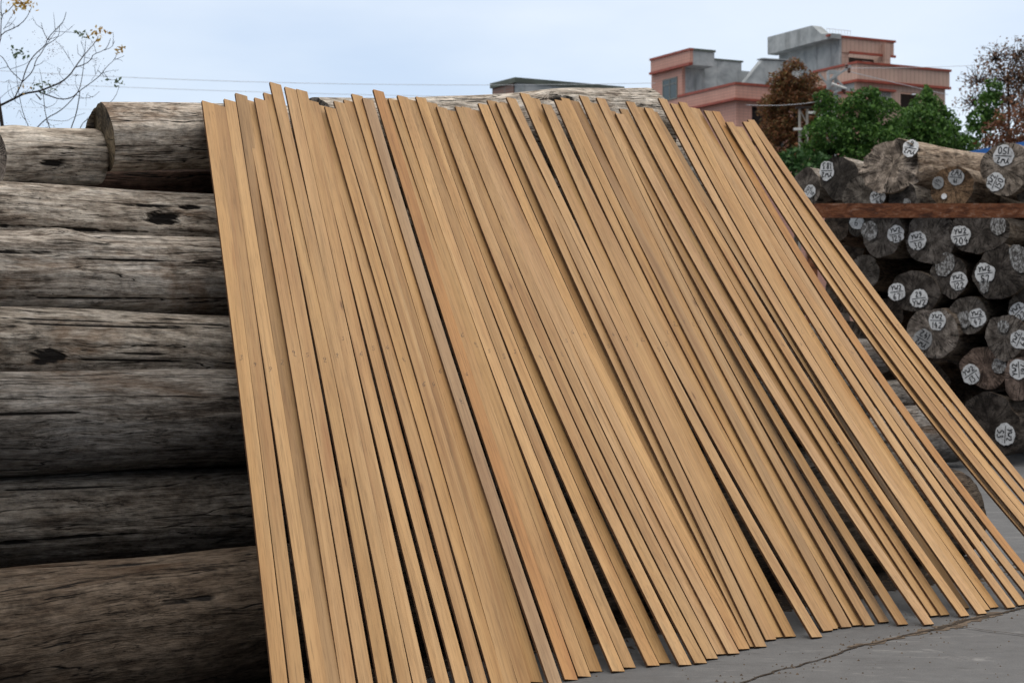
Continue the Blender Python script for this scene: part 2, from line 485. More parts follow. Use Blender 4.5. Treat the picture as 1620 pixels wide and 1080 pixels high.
def dirt_shade_foot():  # brown dirt at the stack foot, darkened to paint in shade under planks
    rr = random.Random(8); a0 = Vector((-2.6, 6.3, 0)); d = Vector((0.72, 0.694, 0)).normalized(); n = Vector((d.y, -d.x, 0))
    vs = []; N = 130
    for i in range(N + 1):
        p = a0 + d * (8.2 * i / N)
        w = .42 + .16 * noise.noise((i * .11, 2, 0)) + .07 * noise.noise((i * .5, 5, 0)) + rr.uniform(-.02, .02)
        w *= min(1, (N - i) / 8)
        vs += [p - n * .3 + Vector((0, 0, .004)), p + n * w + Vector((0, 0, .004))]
    tag(mesh_obj('ground_dirt_shade', vs, [(2 * i, 2 * i + 1, 2 * i + 3, 2 * i + 2) for i in range(N)], M_SOIL_SHADE), kind='structure')
    mb = MB()
    for i in range(900):
        p = a0 + d * rr.uniform(0, 8.1) + n * abs(rr.gauss(.12, .3)); L = rr.uniform(.008, .05); w = rr.uniform(.003, .010); t = rr.uniform(0, 6.3)
        e = Vector((math.cos(t), math.sin(t), 0)); f = Vector((-e.y, e.x, 0)); z = Vector((0, 0, rr.uniform(.006, .016)))
        mb.add([p + e * L, p + f * w, p - e * L, p - f * w, p + z], [(0, 1, 4), (1, 2, 4), (2, 3, 4), (3, 0, 4)])
    tag(mb.build('bark_chips', M_DIRT2), 'loose bark chips and splinters on the ground at the foot of the log stack', 'bark chips', kind='stuff')
M_SOIL_SHADE = simple('bark_soil_shade', (.030, .022, .017), .95, .5, 18, .1, .7)
dirt_shade_foot()
def grit():
    rr = random.Random(21); mb = MB()
    for i in range(170):
        s = rr.random() * (len(main_px) - 1); k = int(s); a = gpt(*main_px[k]); b = gpt(*main_px[k + 1])
        p = a.lerp(b, s - k) + Vector((rr.gauss(0, .07), rr.gauss(0, .05), 0))
        r = rr.uniform(.003, .009)
        mb.add([p + Vector((r, 0, 0)), p + Vector((0, r, 0)), p + Vector((-r, 0, 0)), p + Vector((0, -r, 0)), p + Vector((0, 0, r * 1.2))], [(0, 1, 4), (1, 2, 4), (2, 3, 4), (3, 0, 4)])
    for i in range(160):
        p = gpt(rr.uniform(900, 1600), rr.uniform(960, 1075)); r = rr.uniform(.002, .006)
        mb.add([p + Vector((r, 0, 0)), p + Vector((0, r, 0)), p + Vector((-r, 0, 0)), p + Vector((0, -r, 0)), p + Vector((0, 0, r * 1.2))], [(0, 1, 4), (1, 2, 4), (2, 3, 4), (3, 0, 4)])
    tag(mb.build('loose_grit', M_DIRT2), 'loose grit and debris scattered along the cracked concrete', 'grit', kind='stuff')
grit()

# ------------------------------------------------------------------ stroke lettering
GL = {
 '0': [[(.3, 1), (.08, .8), (.04, .4), (.2, .03), (.42, .1), (.54, .5), (.46, .88), (.3, 1)]],
 '1': [[(.30, 1), (.28, .5), (.30, 0)]],
 '2': [[(.06, .8), (.2, .98), (.42, .93), (.48, .72), (.3, .4), (.04, .04), (.3, .06), (.58, .05)]],
 '3': [[(.08, .93), (.45, .97), (.22, .6), (.46, .48), (.48, .2), (.28, .0), (.04, .1)]],
 '4': [[(.30, 1), (.04, .42), (.58, .45)], [(.42, .72), (.38, 0)]],
 '5': [[(.55, .97), (.16, .95), (.12, .58), (.4, .6), (.52, .32), (.34, .03), (.05, .06)]],
 '6': [[(.44, 1), (.14, .6), (.06, .25), (.25, .0), (.5, .16), (.42, .42), (.12, .3)]],
 '7': [[(.04, .93), (.56, .97), (.36, .5), (.24, 0)]],
 '8': [[(.48, .85), (.25, 1), (.1, .8), (.45, .35), (.4, .05), (.12, .08), (.14, .35), (.45, .7), (.48, .85)]],
 '9': [[(.5, .82), (.28, 1), (.08, .76), (.24, .52), (.48, .7), (.5, .82), (.46, .4), (.3, 0)]],
 'Y': [[(.02, 1), (.26, .55)], [(.58, 1), (.3, .55), (.16, 0)]],
 'W': [[(.0, .95), (.12, .05), (.34, .6), (.5, .05), (.76, 1)]],
 'b': [[(.12, 1), (.06, .1), (.3, .0), (.46, .25), (.3, .45), (.08, .3)]],
 't': [[(.2, 1), (.22, .1), (.5, .1)], [(.0, .62), (.5, .6)]],
 '-': [[(0, .5), (1, .5)]],
}
ADV = {'W': .92, '1': .48, '-': 1.1}
def text_strokes(s, rr=None):
    x = 0; out = []
    for ch in s:
        for st in GL.get(ch, []):
            out.append([(x + a + (rr.uniform(-.03, .03) if rr else 0), b + (rr.uniform(-.03, .03) if rr else 0)) for a, b in st])
        x += ADV.get(ch, .74)
    return out, x - .12
def ribbon(mb, pts, w, fn):
    """2-d polyline -> flat ribbon through fn(x,y)->3d"""
    n = len(pts)
    if n > 2:      # smooth a little
        q = [pts[0]]
        for i in range(n - 1):
            a, b = pts[i], pts[i + 1]
            q += [(a[0] * .75 + b[0] * .25, a[1] * .75 + b[1] * .25), (a[0] * .25 + b[0] * .75, a[1] * .25 + b[1] * .75)]
        q.append(pts[-1]); pts = q; n = len(pts)
    vs = []
    for i in range(n):
        a = pts[max(i - 1, 0)]; b = pts[min(i + 1, n - 1)]
        dx, dy = b[0] - a[0], b[1] - a[1]
        l = math.hypot(dx, dy) or 1
        px, py = -dy / l * w / 2, dx / l * w / 2
        vs += [fn(pts[i][0] + px, pts[i][1] + py), fn(pts[i][0] - px, pts[i][1] - py)]
    mb.add(vs, [(2 * i + 1, 2 * i + 3, 2 * i + 2, 2 * i) for i in range(n - 1)])

# ------------------------------------------------------------------ leaning teak planks
B0 = gpt(940, 1065)
BDIR = Vector((0.773, 0.635, 0)).normalized()
PDIR = Vector((-BDIR.y, BDIR.x, 0))
LEAN = math.radians(50)
TANL = math.tan(LEAN)
PN = (PDIR * math.sin(LEAN) - Vector((0, 0, 1)) * math.cos(LEAN)).normalized()   # away from the viewer, down
def plane_hit(u, v, off=0.0):
    r = ray(u, v)
    o = Vector((0, 0, EYE)) - B0 - PN * off
    t = -o.dot(PN) / r.dot(PN)
    return Vector((0, 0, EYE)) + r * t
def base_v(u): return 1065 - 0.1655 * (u - 940)

# (top u, top v, mid v, mid u, u at row 840 or None, bottom u, bottom v or None, tone, pencil mark, mark v, behind)
PL = [
 (319.7,158.9,480,362,402.9,None,None,1.02,'3',568,0),
 (337.9,164.3,480,381.6,427,None,None,.93,'9',578,0),
 (354.7,156.3,480,403,457.7,None,None,1.04,'9',586,0),
 (372.5,147,480,423,479.3,None,None,.84,'2',575,1),
 (384,156,480,445,501,None,None,.99,'9',561,2),
 (402.7,154.3,480,463,525,None,None,1.0,'5',563,0),
 (417,146.3,480,486,552.7,None,None,.95,'9',571,1),
 (427,129.7,480,505,578.9,None,None,.96,'9',563,0),
 (450.6,137.2,480,523.6,601.3,None,None,1.07,'3',537,0),
 (468.8,140.7,480,542.7,630.5,None,None,1.0,'6',561,0),
 (486,157.6,480,564.6,657.7,None,None,1.05,'5',553,1),
 (499,164.7,480,586,683.6,None,None,.98,'6',551,2),
 (514,168.2,480,604,707.6,None,None,.97,'4',570,0),
 (528.2,159.5,480,625,728,None,None,.96,'6',610,1),
 (543.8,157.6,480,639,746.5,None,None,.96,'4',611,2),
 (556.5,148.3,480,655,764.6,None,None,.98,'6',589,1),
 (573.6,154.7,480,670,785.4,869,1085,-1,'4',636,0),
 (590.5,141.4,480,688,806,894,1078,-2,'6',593,1),
 (602,154.3,580,740,831.8,915,1073,1.0,'6',532,2),
 (614.4,155.6,580,757,852,933,1065,.90,'9',547,1),
 (628.7,150.5,580,776,875,969,1065,1.04,'5',557,0),
 (645.5,157,580,794,895,987,1059,.90,'5',566,1),
 (657.9,152.7,580,815,922.5,1025,1056,1.04,'3',558,0),
 (675.8,161.2,580,833.6,944,1043,1052,.91,'9',553,1),
 (690.7,168.2,580,852,967,1075.6,1055,.96,'4',565,0),
 (707.6,173.8,580,871,991,1100,1052,.91,'4',568,1),
 (720.3,168.2,580,890,1010,1118,1045,.90,'7',562,0),
 (730,168.5,580,908,1031.8,1134,1038,1.0,'5',541,1),
 (743.9,172.9,580,924,1051.8,1152.6,1037,1.05,'6',527,2),
 (756.6,163.4,580,940,1070,1169,1030,1.04,'9',533,0),
 (770.8,158.2,580,956,1086,1180,1026.5,.93,'4',524,1),
 (784.7,161.7,580,972,1097,1187,1026,.93,'5',550,0),
 (791.2,161.2,580,987,1114,1196,1026,.88,'4',532,2),
 (801.2,154,580,1004,1130,1212,1015,1.02,'5',538,0),
 (823,146.6,580,1018,1142,1223,1011,.98,'2',548,1),
 (838.5,154.3,580,1030,1156,1243,1010,.98,'2',539,2),
 (857.7,164,580,1048,1185,1285,1011,.98,'5',555,0),
 (862,172,580,1066,1200,1303,1001,.95,'5',547,1),
 (877.5,157.6,580,1078,1213,1311,998,.99,'7',528,0),
 (887.3,154.3,580,1095,1229,1318,995,1.02,'2',515,1),
 (901.8,158.5,580,1112,1245,1332,995,.84,'7',511,2),
 (916.8,151,580,1124,1263.5,1350,992,1.02,'7',515,0),
 (933,162,580,1140,1283,1369,992,.86,'7',512,1),
 (943.6,154.3,580,1157,1303,1392,987,1.02,'2',528,0),
 (960,174.4,580,1174,1328,1422,991,.88,'5',526,1),
 (973.8,179,580,1195,1359,1463,991,1.08,'6',530,0),
 (980.3,171.8,580,1207,1368,1466,977,.86,'7',529,1),
 (990.6,160.2,580,1222,1381.5,1473,977,1.04,'5',525,0),
 (1005,168.6,580,1237,1401,1489,976,.86,'2',541,1),
 (1019.8,170,580,1254,1425,1520.5,977.6,1.04,'4',547,0),
 (1027,175.7,580,1273,1433,1521,966,.82,'4',548,2),
 (1041.7,155,580,1283,1451,1548,974,1.06,'4',547,0),
 (1061,163.3,580,1297,1463,1553,968,1.0,'1',527,1),
 (1074,161,580,1309,1479,1567,964,1.06,'5',532,0),
 (1088,169.2,580,1329,1504,1594,964,1.06,'5',525,1),
 (1094.8,170.8,580,1345,1524,1612,960,1.03,'4',547,2),
 (1114,174.7,580,1358,1544,None,None,1.03,'4',561,0),
 (1127,175.6,580,1375,1565,None,None,-3,'2',529,1),
 (1148.6,192.9,440,1306,None,1700,938,1.10,'5',528,0),
 (1164,200.3,440,1319,None,1711,940,1.05,'5',528,1),
 (1175.2,192.5,440,1333,None,1722,936,1.08,'7',510,0),
 (1179,195,440,1345,None,1738,934,1.05,'4',513,2),
 (1183,189.5,440,1359.5,None,1752,931,1.08,'2',520,1),
]
PLANK_T = 0.014
ordw = ['first','second','third','fourth','fifth','sixth','seventh','eighth','ninth','tenth','eleventh','twelfth','thirteenth','fourteenth','fifteenth','sixteenth','seventeenth','eighteenth','nineteenth','twentieth']
def ordinal(n):
    if n <= 20: return ordw[n - 1]
    tens = {2: 'twenty', 3: 'thirty', 4: 'forty'}
    return tens[n // 10] + '-' + ordw[n % 10 - 1] if n % 10 else {30: 'thirtieth', 40: 'fortieth'}[n]

def make_plank(i, row):
    (ut, vt, vm, um, u8, ub, vb, tone, mark, mv, beh) = row
    n = len(PL)
    rr = random.Random(100 + i)
    W = 0.068 + 0.007 * min(1, i / 45) + rr.uniform(-.0012, .0012)
    off = beh * (PLANK_T + 0.0025) + rr.uniform(0, .001)
    if ub is None:
        # extrapolate the left edge down to the row of plank feet
        pts = [(vt, ut), (vm, um), (840, u8)]
        co = np.polyfit([p[0] for p in pts], [p[1] for p in pts], 2)
        if i < 18: co = np.array([0, *np.polyfit([vm, 840], [um, u8], 1)])
        vb = 1000.
        for _ in range(40):
            ub = float(np.polyval(co, vb)); vb = 0.5 * vb + 0.5 * base_v(ub)
    T = plane_hit(ut, vt, off)
    B = gpt(ub, vb) + Vector((0, 0, 0.003 + PLANK_T * 0.65))
    # sag so that the left edge passes through the measured mid point
    def u_at(delta, vq):
        lo, hi = 0., 1.
        for _ in range(30):
            s = (lo + hi) / 2
            p = T.lerp(B, s) + PN * (delta * 4 * s * (1 - s))
            if proj(p)[1] < vq: lo = s
            else: hi = s
        return proj(p)[0], s
    dl, dh = -0.03, 0.11
    for _ in range(30):
        d = (dl + dh) / 2
        if u_at(d, vm)[0] > um: dl = d
        else: dh = d
    if i < 18: d = min(d, 0.03)
    sag = d
    Dv = (B - T).normalized()
    Cv = Dv.cross(PN); Cv = (Cv if Cv.x > 0 else -Cv).normalized()
    Nv = Dv.cross(Cv).normalized()
    if Nv.y < 0: Nv = -Nv           # away from viewer
    L = (B - T).length
    # local frame: x across, y along from the top end, z = away from the viewer (thickness)
    Mx = Matrix(((Cv.x, Dv.x, Nv.x, T.x), (Cv.y, Dv.y, Nv.y, T.y), (Cv.z, Dv.z, Nv.z, T.z), (0, 0, 0, 1)))
    cs = PN.dot(Nv)
    N = 28
    vs, fs = [], []
    tw = rr.uniform(-.002, .002)
    bw = rr.uniform(-.0015, .0015)
    e = 0.0011
    prof = [(0, e), (e, 0), (W - e, 0), (W, e), (W, PLANK_T), (0, PLANK_T)]
    def local(x, y, z):
        s = y / L
        sagz = sag * 4 * s * (1 - s) / max(cs, .5)
        return (x + bw * math.sin(math.pi * s) + 0, y, z + sagz + tw * (x / W - .5) * math.sin(math.pi * s))
    for k in range(N + 1):
        y = L * k / N
        for (x, z) in prof: vs.append(local(x, y, z))
    P = len(prof)
    for k in range(N):
        for j in range(P):
            j2 = (j + 1) % P
            fs.append((k * P + j, (k + 1) * P + j, (k + 1) * P + j2, k * P + j2))
    fs.append(tuple(range(P))); fs.append(tuple(N * P + j for j in reversed(range(P))))
    o = mesh_obj('teak_plank', vs, fs, [M_TEAK, M_SAWN_SHADE])
    mi = []
    for k in range(N): mi += [0, 0, 0, 1, 1, 1]
    mi += [1, 1]
    o.data.polygons.foreach_set('material_index', mi)
    o.matrix_world = Mx
    if Mx.determinant() < 0: o.data.flip_normals()
    hue = rr.uniform(-.08, .08)
    if tone > 0:
        tt = (1 + (tone - 1) * 1.25) * rr.uniform(.95, 1.05)
        o.color = (tt * (1 + hue * .3), tt, tt * (1 - hue), 1)
        word = 'pale honey' if tone > 1.03 else ('golden brown' if tone > .94 else ('tan brown' if tone > .87 else 'darker brown'))
    elif tone == -1: o.color = (.80, .86, 1.06, 1); word = 'greyish pink'
    elif tone == -2: o.color = (.95, .82, .70, 1); word = 'orange brown'
    else: o.color = (.92, .78, .62, 1); word = 'caramel brown'
    set_back = ', set back' if beh == 2 else ''
    if i < 32: where = ordinal(i + 1) + ' from the left end'
    else: where = ordinal(n - i) + ' from the right end'
    if i == 0: where = 'leftmost'
    if i == n - 1: where = 'rightmost'
    tag(o, '%s teak plank, %s of the leaning row%s' % (word, where, set_back), 'plank', 'teak planks leaning on the log stack')
    # pencil mark
    if mark:
        s = u_at(d, mv)[1]
        y0 = L * s
        mb = MB()
        sc = 0.030 * rr.uniform(.85, 1.2); sl = rr.uniform(.1, .45)
        x0 = W * rr.uniform(.2, .38)
        st, _ = text_strokes(mark, rr)
        if rr.random() < .6: st[-1] = st[-1] + [(st[-1][-1][0] + .5, st[-1][-1][1] + rr.uniform(-.05, .15))]
        for q in st:
            ribbon(mb, [(x0 + (a + sl * b) * sc * .95, y0 - b * sc) for a, b in q], .0017, lambda x, y: local(x, y, -0.0006))
        pm = mb.build('pencil_mark', M_PENCIL, o)
    return o
for i, row in enumerate(PL): make_plank(i, row)

# ------------------------------------------------------------------ logs
def log_frame(p0, p1):
    a = (p1 - p0).normalized()
    z = Vector((0, 0, 1)); z = (z - a * z.dot(a)).normalized()
    y = z.cross(a)
    return Matrix(((a.x, y.x, z.x, p0.x), (a.y, y.y, z.y, p0.y), (a.z, y.z, z.z, p0.z), (0, 0, 0, 1)))

def make_log(name, p0, p1, r0, r1, seed, tint=(1, 1, 1), res=0.04, ns=56, lump=.05, knots=(), rots=(), ell=(1, 1), eang=0.0,
             end0=True, end_tint=(1, 1, 1), bend=0.03, ragged=0.0, slant=(0, 0), shape=None, end1=False):
    """log along local +x from p0; end0 = separate sawn face at x=0"""
    p0, p1 = Vector(p0), Vector(p1)
    L = (p1 - p0).length
    n = max(8, int(L / res))
    so = seed * 13.7
    ce, se = math.cos(eang), math.sin(eang)
    vs, rv = [], []
    def rad(x, a):
        base = r0 + (r1 - r0) * x / L
        ca, sa = math.cos(a), math.sin(a)
        u_, v_ = ca * ce + sa * se, -ca * se + sa * ce
        el = 1.0 / math.sqrt((u_ / ell[0]) ** 2 + (v_ / ell[1]) ** 2)
        f = 1 + lump * 1.6 * noise.noise((x * .55 + so, ca * .8, sa * .8)) + lump * .8 * noise.noise((x * 1.5 + so, ca * 1.9, sa * 1.9 + 5))
        f += .030 * noise.noise((x * .8 + so, ca * 4.5, sa * 4.5)) + .016 * noise.noise((x * 1.3 + so, ca * 9, sa * 9)) + .010 * noise.noise((x * 3 + so, ca * 15, sa * 15))
        if shape: f *= shape(a)
        r = base * el * f
        k = 0
        for (kx, ka, lx, la, h) in knots:
            da = math.atan2(math.sin(a - ka), math.cos(a - ka))
            q = ((x - kx) / lx) ** 2 + (da / la) ** 2
            r += h * math.exp(-q) * base
        for (kx, ka, lx, la, dep) in rots:
            da = math.atan2(math.sin(a - ka), math.cos(a - ka))
            q = ((x - kx) / lx) ** 2 + (da / la) ** 2
            q += .6 * noise.noise((x * 9 + so, a * 7, 2)) + .5 * noise.noise((x * 26 + so, a * 19, 6))
            e = max(0., min(1., 1.25 - q))
            r -= dep * e * base
            k = max(k, e)
        return r, k
    for i in range(n + 1):
        x = L * i / n
        bx = bend * math.sin(x * .9 + so); bz = bend * .7 * math.sin(x * .7 + so * 2)
        for k in range(ns):
            a = 2 * math.pi * k / ns
            r, q = rad(x, a)
            xx = x
            if i == 0:
                xx += slant[0] * r * math.cos(a) + slant[1] * r * math.sin(a)
                if ragged: xx += ragged * (noise.noise((a * 2.3 + so, 3, 1)) + .35 * noise.noise((a * 5 + so, 1, 7)))
            elif ragged and x < .5:
                xx += ragged * max(0, 1 - x / .5) * (noise.noise((a * 2.3 + so, 3, 1)) + .35 * noise.noise((a * 5 + so, 1, 7)))
            vs.append((xx, bx + r * math.cos(a), bz + r * math.sin(a))); rv.append(q)
    fs = []
    for i in range(n):
        for k in range(ns):
            k2 = (k + 1) % ns
            fs.append((i * ns + k, i * ns + k2, (i + 1) * ns + k2, (i + 1) * ns + k))
    if not end1: fs.append(tuple(n * ns + k for k in range(ns)))
    M = log_frame(p0, p1)
    o = mesh_obj(name, vs, fs, M_LOG, None, True)
    o.matrix_world = M
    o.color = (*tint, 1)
    at_ = o.data.attributes.new('rot', 'FLOAT', 'POINT')
    at_.data.foreach_set('value', rv)
    def cap(ring, flip, cx):
        ev, ef = [], []
        rimc = Vector((0, 0, 0))
        for v in ring: rimc += Vector(v)
        rimc /= ns
        K = 9
        for j in range(K):
            t = 1 - j / K
            for k in range(ns):
                p = rimc.lerp(Vector(ring[k]), t)
                if 0 < j:
                    if ragged:
                        pl_ = rimc.x + slant[0] * (p.y - rimc.y) + slant[1] * (p.z - rimc.z) + ragged * 1.3 * noise.noise((p.y * 5 + so, p.z * 2.2, 1)) + ragged * .7 * noise.noise((p.y * 14 + so, p.z * 5, 9))
                        p.x = p.x * t * t + pl_ * (1 - t * t)
                    p.x += .010 * noise.noise((p.y * 9 + so, p.z * 9, 4))
                ev.append(p)
        ev.append(rimc)
        for j in range(K - 1):
            for k in range(ns):
                k2 = (k + 1) % ns
                ef.append((j * ns + k, (j + 1) * ns + k, (j + 1) * ns + k2, j * ns + k2))
        for k in range(ns): ef.append(((K - 1) * ns + k, K * ns, (K - 1) * ns + (k + 1) % ns))
        if flip: ef = [tuple(reversed(q)) for q in ef]
        c = mesh_obj('cut_end', ev, ef, M_END, o, False)
        c.color = (*end_tint, 1)
        return c
    if end0: cap(vs[:ns], False, 0)
    if end1: cap(vs[n * ns:], True, L)
    return o

# --- big stack on the left: logs parallel to the stack face
C0 = Vector((0.367, 9.17, 0)); SA = Vector((0.72, 0.694, 0)).normalized(); SN = Vector((-SA.y, SA.x, 0))
def stack_pt(u, v, s):
    """point seen at pixel (u, v) on the vertical plane s metres behind the stack's foot line"""
    r = ray(u, v); o = C0 + SN * s
    t = (o.dot(SN)) / r.dot(SN)
    return Vector((0, 0, EYE)) + r * t
def stack_log(label, seed, uL, vL, rL, sL, uR, vR, rR, sR, tint, **k):
    p0 = stack_pt(uL, vL, sL); p1 = stack_pt(uR, vR, sR)
    cr = random.Random(seed * 7 + 1); ex = []
    if sL < 1.7 and seed < 20:
        for q in range(5):
            ex.append((cr.uniform(.5, 2.5), cr.uniform(1.5, 3.7), cr.uniform(.12, .5), cr.uniform(.028, .045), cr.uniform(.02, .04)))
        k['rots'] = tuple(k.get('rots', ())) + tuple(ex); k['ns'] = 120
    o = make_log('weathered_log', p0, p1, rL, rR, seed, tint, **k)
    tag(o, label, 'log', 'weathered logs in the tall stack')
    return o
dk = .38
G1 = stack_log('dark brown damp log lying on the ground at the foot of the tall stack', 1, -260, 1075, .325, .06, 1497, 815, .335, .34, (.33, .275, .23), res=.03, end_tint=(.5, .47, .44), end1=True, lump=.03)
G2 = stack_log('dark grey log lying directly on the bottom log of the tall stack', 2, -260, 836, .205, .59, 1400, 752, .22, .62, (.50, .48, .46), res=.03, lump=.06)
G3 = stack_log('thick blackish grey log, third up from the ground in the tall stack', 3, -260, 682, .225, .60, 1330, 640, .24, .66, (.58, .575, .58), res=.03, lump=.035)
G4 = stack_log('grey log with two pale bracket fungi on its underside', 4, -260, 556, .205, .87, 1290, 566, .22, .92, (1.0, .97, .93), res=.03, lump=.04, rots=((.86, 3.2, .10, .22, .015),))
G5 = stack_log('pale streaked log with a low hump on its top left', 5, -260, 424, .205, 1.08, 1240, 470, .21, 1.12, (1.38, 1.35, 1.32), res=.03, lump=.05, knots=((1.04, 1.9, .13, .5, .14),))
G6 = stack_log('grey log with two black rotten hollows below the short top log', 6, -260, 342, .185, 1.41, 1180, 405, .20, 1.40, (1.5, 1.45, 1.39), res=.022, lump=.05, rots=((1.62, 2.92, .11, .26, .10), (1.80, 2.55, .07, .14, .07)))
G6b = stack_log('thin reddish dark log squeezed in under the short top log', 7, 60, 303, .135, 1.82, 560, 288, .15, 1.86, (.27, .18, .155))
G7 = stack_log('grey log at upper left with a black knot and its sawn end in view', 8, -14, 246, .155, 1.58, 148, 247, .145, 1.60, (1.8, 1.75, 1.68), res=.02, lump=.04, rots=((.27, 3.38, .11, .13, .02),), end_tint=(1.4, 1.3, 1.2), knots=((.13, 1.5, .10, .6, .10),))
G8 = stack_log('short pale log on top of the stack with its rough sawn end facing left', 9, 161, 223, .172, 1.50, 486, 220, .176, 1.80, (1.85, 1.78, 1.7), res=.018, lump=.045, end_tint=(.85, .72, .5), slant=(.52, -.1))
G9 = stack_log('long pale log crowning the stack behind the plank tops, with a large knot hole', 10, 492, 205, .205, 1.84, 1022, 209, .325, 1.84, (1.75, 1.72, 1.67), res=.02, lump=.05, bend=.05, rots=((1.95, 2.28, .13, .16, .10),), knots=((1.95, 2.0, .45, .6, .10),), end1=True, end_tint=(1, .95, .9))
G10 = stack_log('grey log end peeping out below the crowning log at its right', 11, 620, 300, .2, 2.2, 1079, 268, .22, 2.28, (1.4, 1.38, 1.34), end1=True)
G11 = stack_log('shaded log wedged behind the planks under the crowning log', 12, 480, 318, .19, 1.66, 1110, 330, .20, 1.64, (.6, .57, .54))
for q in ((21, 905, .33, 1.2, 800, .33, 'added light-blocking log in the second row at the foot of the tall stack'), (22, 745, .28, 1.26, 700, .28, 'added light-blocking log in the second row above the ground logs of the tall stack'), (23, 600, .26, 1.5, 560, .26, 'added light-blocking log half way up the second row of the tall stack'), (24, 470, .26, 1.85, 480, .26, 'added light-blocking log high in the second row of the tall stack')):
    stack_log(q[6], q[0], -260, q[1], q[2], q[3], 1150, q[4], q[5], q[3], (.4, .36, .33), res=.1)  # hidden back row added to stop light leaking through the front logs
# bracket fungi on G4 and pale scar flakes
M_FUNG = simple('bracket_fungus', (.52, .42, .30), .7, .25, 20)
def fungus(log, u, v, w, s):
    p = stack_pt(u, v, s)
    inv = log.matrix_world.inverted()
    vs, fs = [], []
    n = 14
    for lay, (zz, k) in enumerate(((0.006, .96), (.0, 1.0), (-.012, .75))):
        for i in range(n + 1):
            a = math.pi * i / n
            vs.append(inv @ (p + SA * (math.cos(a) * w) - SN * (math.sin(a) * w * .75 * k) + Vector((0, 0, zz + .004 * math.sin(3 * a)))))
    m = n + 1
    for l in range(2):
        for i in range(n): fs.append((l * m + i, l * m + i + 1, (l + 1) * m + i + 1, (l + 1) * m + i))
    fs.append(tuple(range(m))[::-1]); fs.append(tuple(range(2 * m, 3 * m)))
    mesh_obj('bracket_fungus', vs, fs, M_FUNG, log, True)
fungus(G4, 140, 572, .046, .735)
fungus(G4, 256, 568, .018, .73)
fungus(G4, 90, 585, .010, .75)

# --- painted stack on the right
RA = Vector((0.602, 0.799, 0)); RE = Vector((RA.y, -RA.x, 0))
UP = Vector((0, 0, 1))
def blob(rx, ry, seed, n=36, j=.15):
    return [((rx * (1 + j * noise.noise((math.cos(a) * 1.6 + seed, math.sin(a) * 1.6, 1)) + j * .6 * noise.noise((math.cos(a) * 6 + seed, math.sin(a) * 6, 1))) * math.cos(a)),
             (ry * (1 + j * noise.noise((math.cos(a) * 1.6 + seed, math.sin(a) * 1.6, 1)) + j * .6 * noise.noise((math.cos(a) * 6 + seed, math.sin(a) * 6, 1))) * math.sin(a))) for a in [2 * math.pi * k / n for k in range(n)]]
def put_label(log, u, v, Yc, ucen, rpx, text, rot, seed, pale=1.0, smear=False, rpy=None, axis=None, face=None, proud=.010):
    """round patch of white paint with writing, on the sawn face (or a patch of the same kind)"""
    ax = axis or RA; e1 = Vector((ax.y, -ax.x, 0))
    Pm = Yc / F
    C = at(ucen, v, Yc)
    P = C + e1 * ((u - ucen) * Pm / max(.3, e1.x)) - ax * proud
    up = UP
    if face:                      # (point, outward normal) of a slanting face
        fp, nn = face
        r = ray(u, v); t = (fp - Vector((0, 0, EYE))).dot(nn) / r.dot(nn)
        P = Vector((0, 0, EYE)) + r * t + nn * proud
        ax = -nn; e1 = Vector((-nn.y, nn.x, 0)).normalized(); up = nn.cross(e1)
    inv = log.matrix_world.inverted()
    rx = rpx * Pm; ry = (rpy or rpx) * Pm
    cr, sr = math.cos(rot), math.sin(rot)
    def fn(x, y, d=0.0): return inv @ (P + e1 * (x * cr - y * sr) + up * (x * sr + y * cr) - ax * d)
    pts = blob(rx, ry, seed)
    vs = [fn(x, y) for x, y in pts] + [fn(x * .97, y * .97, .0012) for x, y in pts]
    n = len(pts)
    fs = [tuple(range(n, 2 * n))[::-1]] + [(i, i + n, (i + 1) % n + n, (i + 1) % n) for i in range(n)]
    lab = mesh_obj('paint_smear' if smear else 'paint_label', vs, [f for f in fs], M_SMEAR if smear else M_PAINT, log)
    lab.color = (pale, pale, pale, 1)
    if text:
        mb = MB(); rr = random.Random(seed)
        lines = text.split('/')
        two = len(lines) == 2
        for li, tx in enumerate(lines):
            st, w = text_strokes(tx, rr)
            k = ry * ((.52 if li == 0 else .66) if two else 1.05)
            k = min(k, 1.42 * rx / max(w, .1))
            y0 = (.17 * ry if li == 0 else -.17 * ry - k) if two else -k / 2
            for q in st: ribbon(mb, [(a * k - w * k / 2, y0 + b * k) for a, b in q], .105 * ry, lambda x, y: fn(x, y, .0030))
        if two: ribbon(mb, [(-.78 * rx, -.02 * ry), (.78 * rx, .03 * ry)], .085 * ry, lambda x, y: fn(x, y, .0030))
        mb.build('writing', M_INK, lab)
    return lab

def rlog(label, seed, u, v, rxp, ryp, Yc=21.6, tint=(.8, .76, .72), etint=(.75, .72, .7), labels=(), length=4.2, rot=0.0, axis=None, taper=.95, **k):
    Yc = Yc - (u - 1480) * .0045
    Pm = Yc / F
    ax = axis or RA
    P = at(u, v, Yc)
    rx, ry = rxp * Pm / .93, ryp * Pm
    r = (rx + ry) / 2
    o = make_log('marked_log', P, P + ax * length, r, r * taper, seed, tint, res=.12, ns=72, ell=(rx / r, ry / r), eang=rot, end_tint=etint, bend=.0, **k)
    tag(o, label, 'log', 'painted and numbered logs in the right hand pile')
    for q in labels:
        lu, lv, lr, tx, ro = q[:5]
        kw = q[5] if len(q) > 5 else {}
        put_label(o, lu, lv, Yc, u, lr, tx, math.radians(ro), seed + lu * .01, axis=ax, **kw)
    return o
lp = dict(lump=.15)
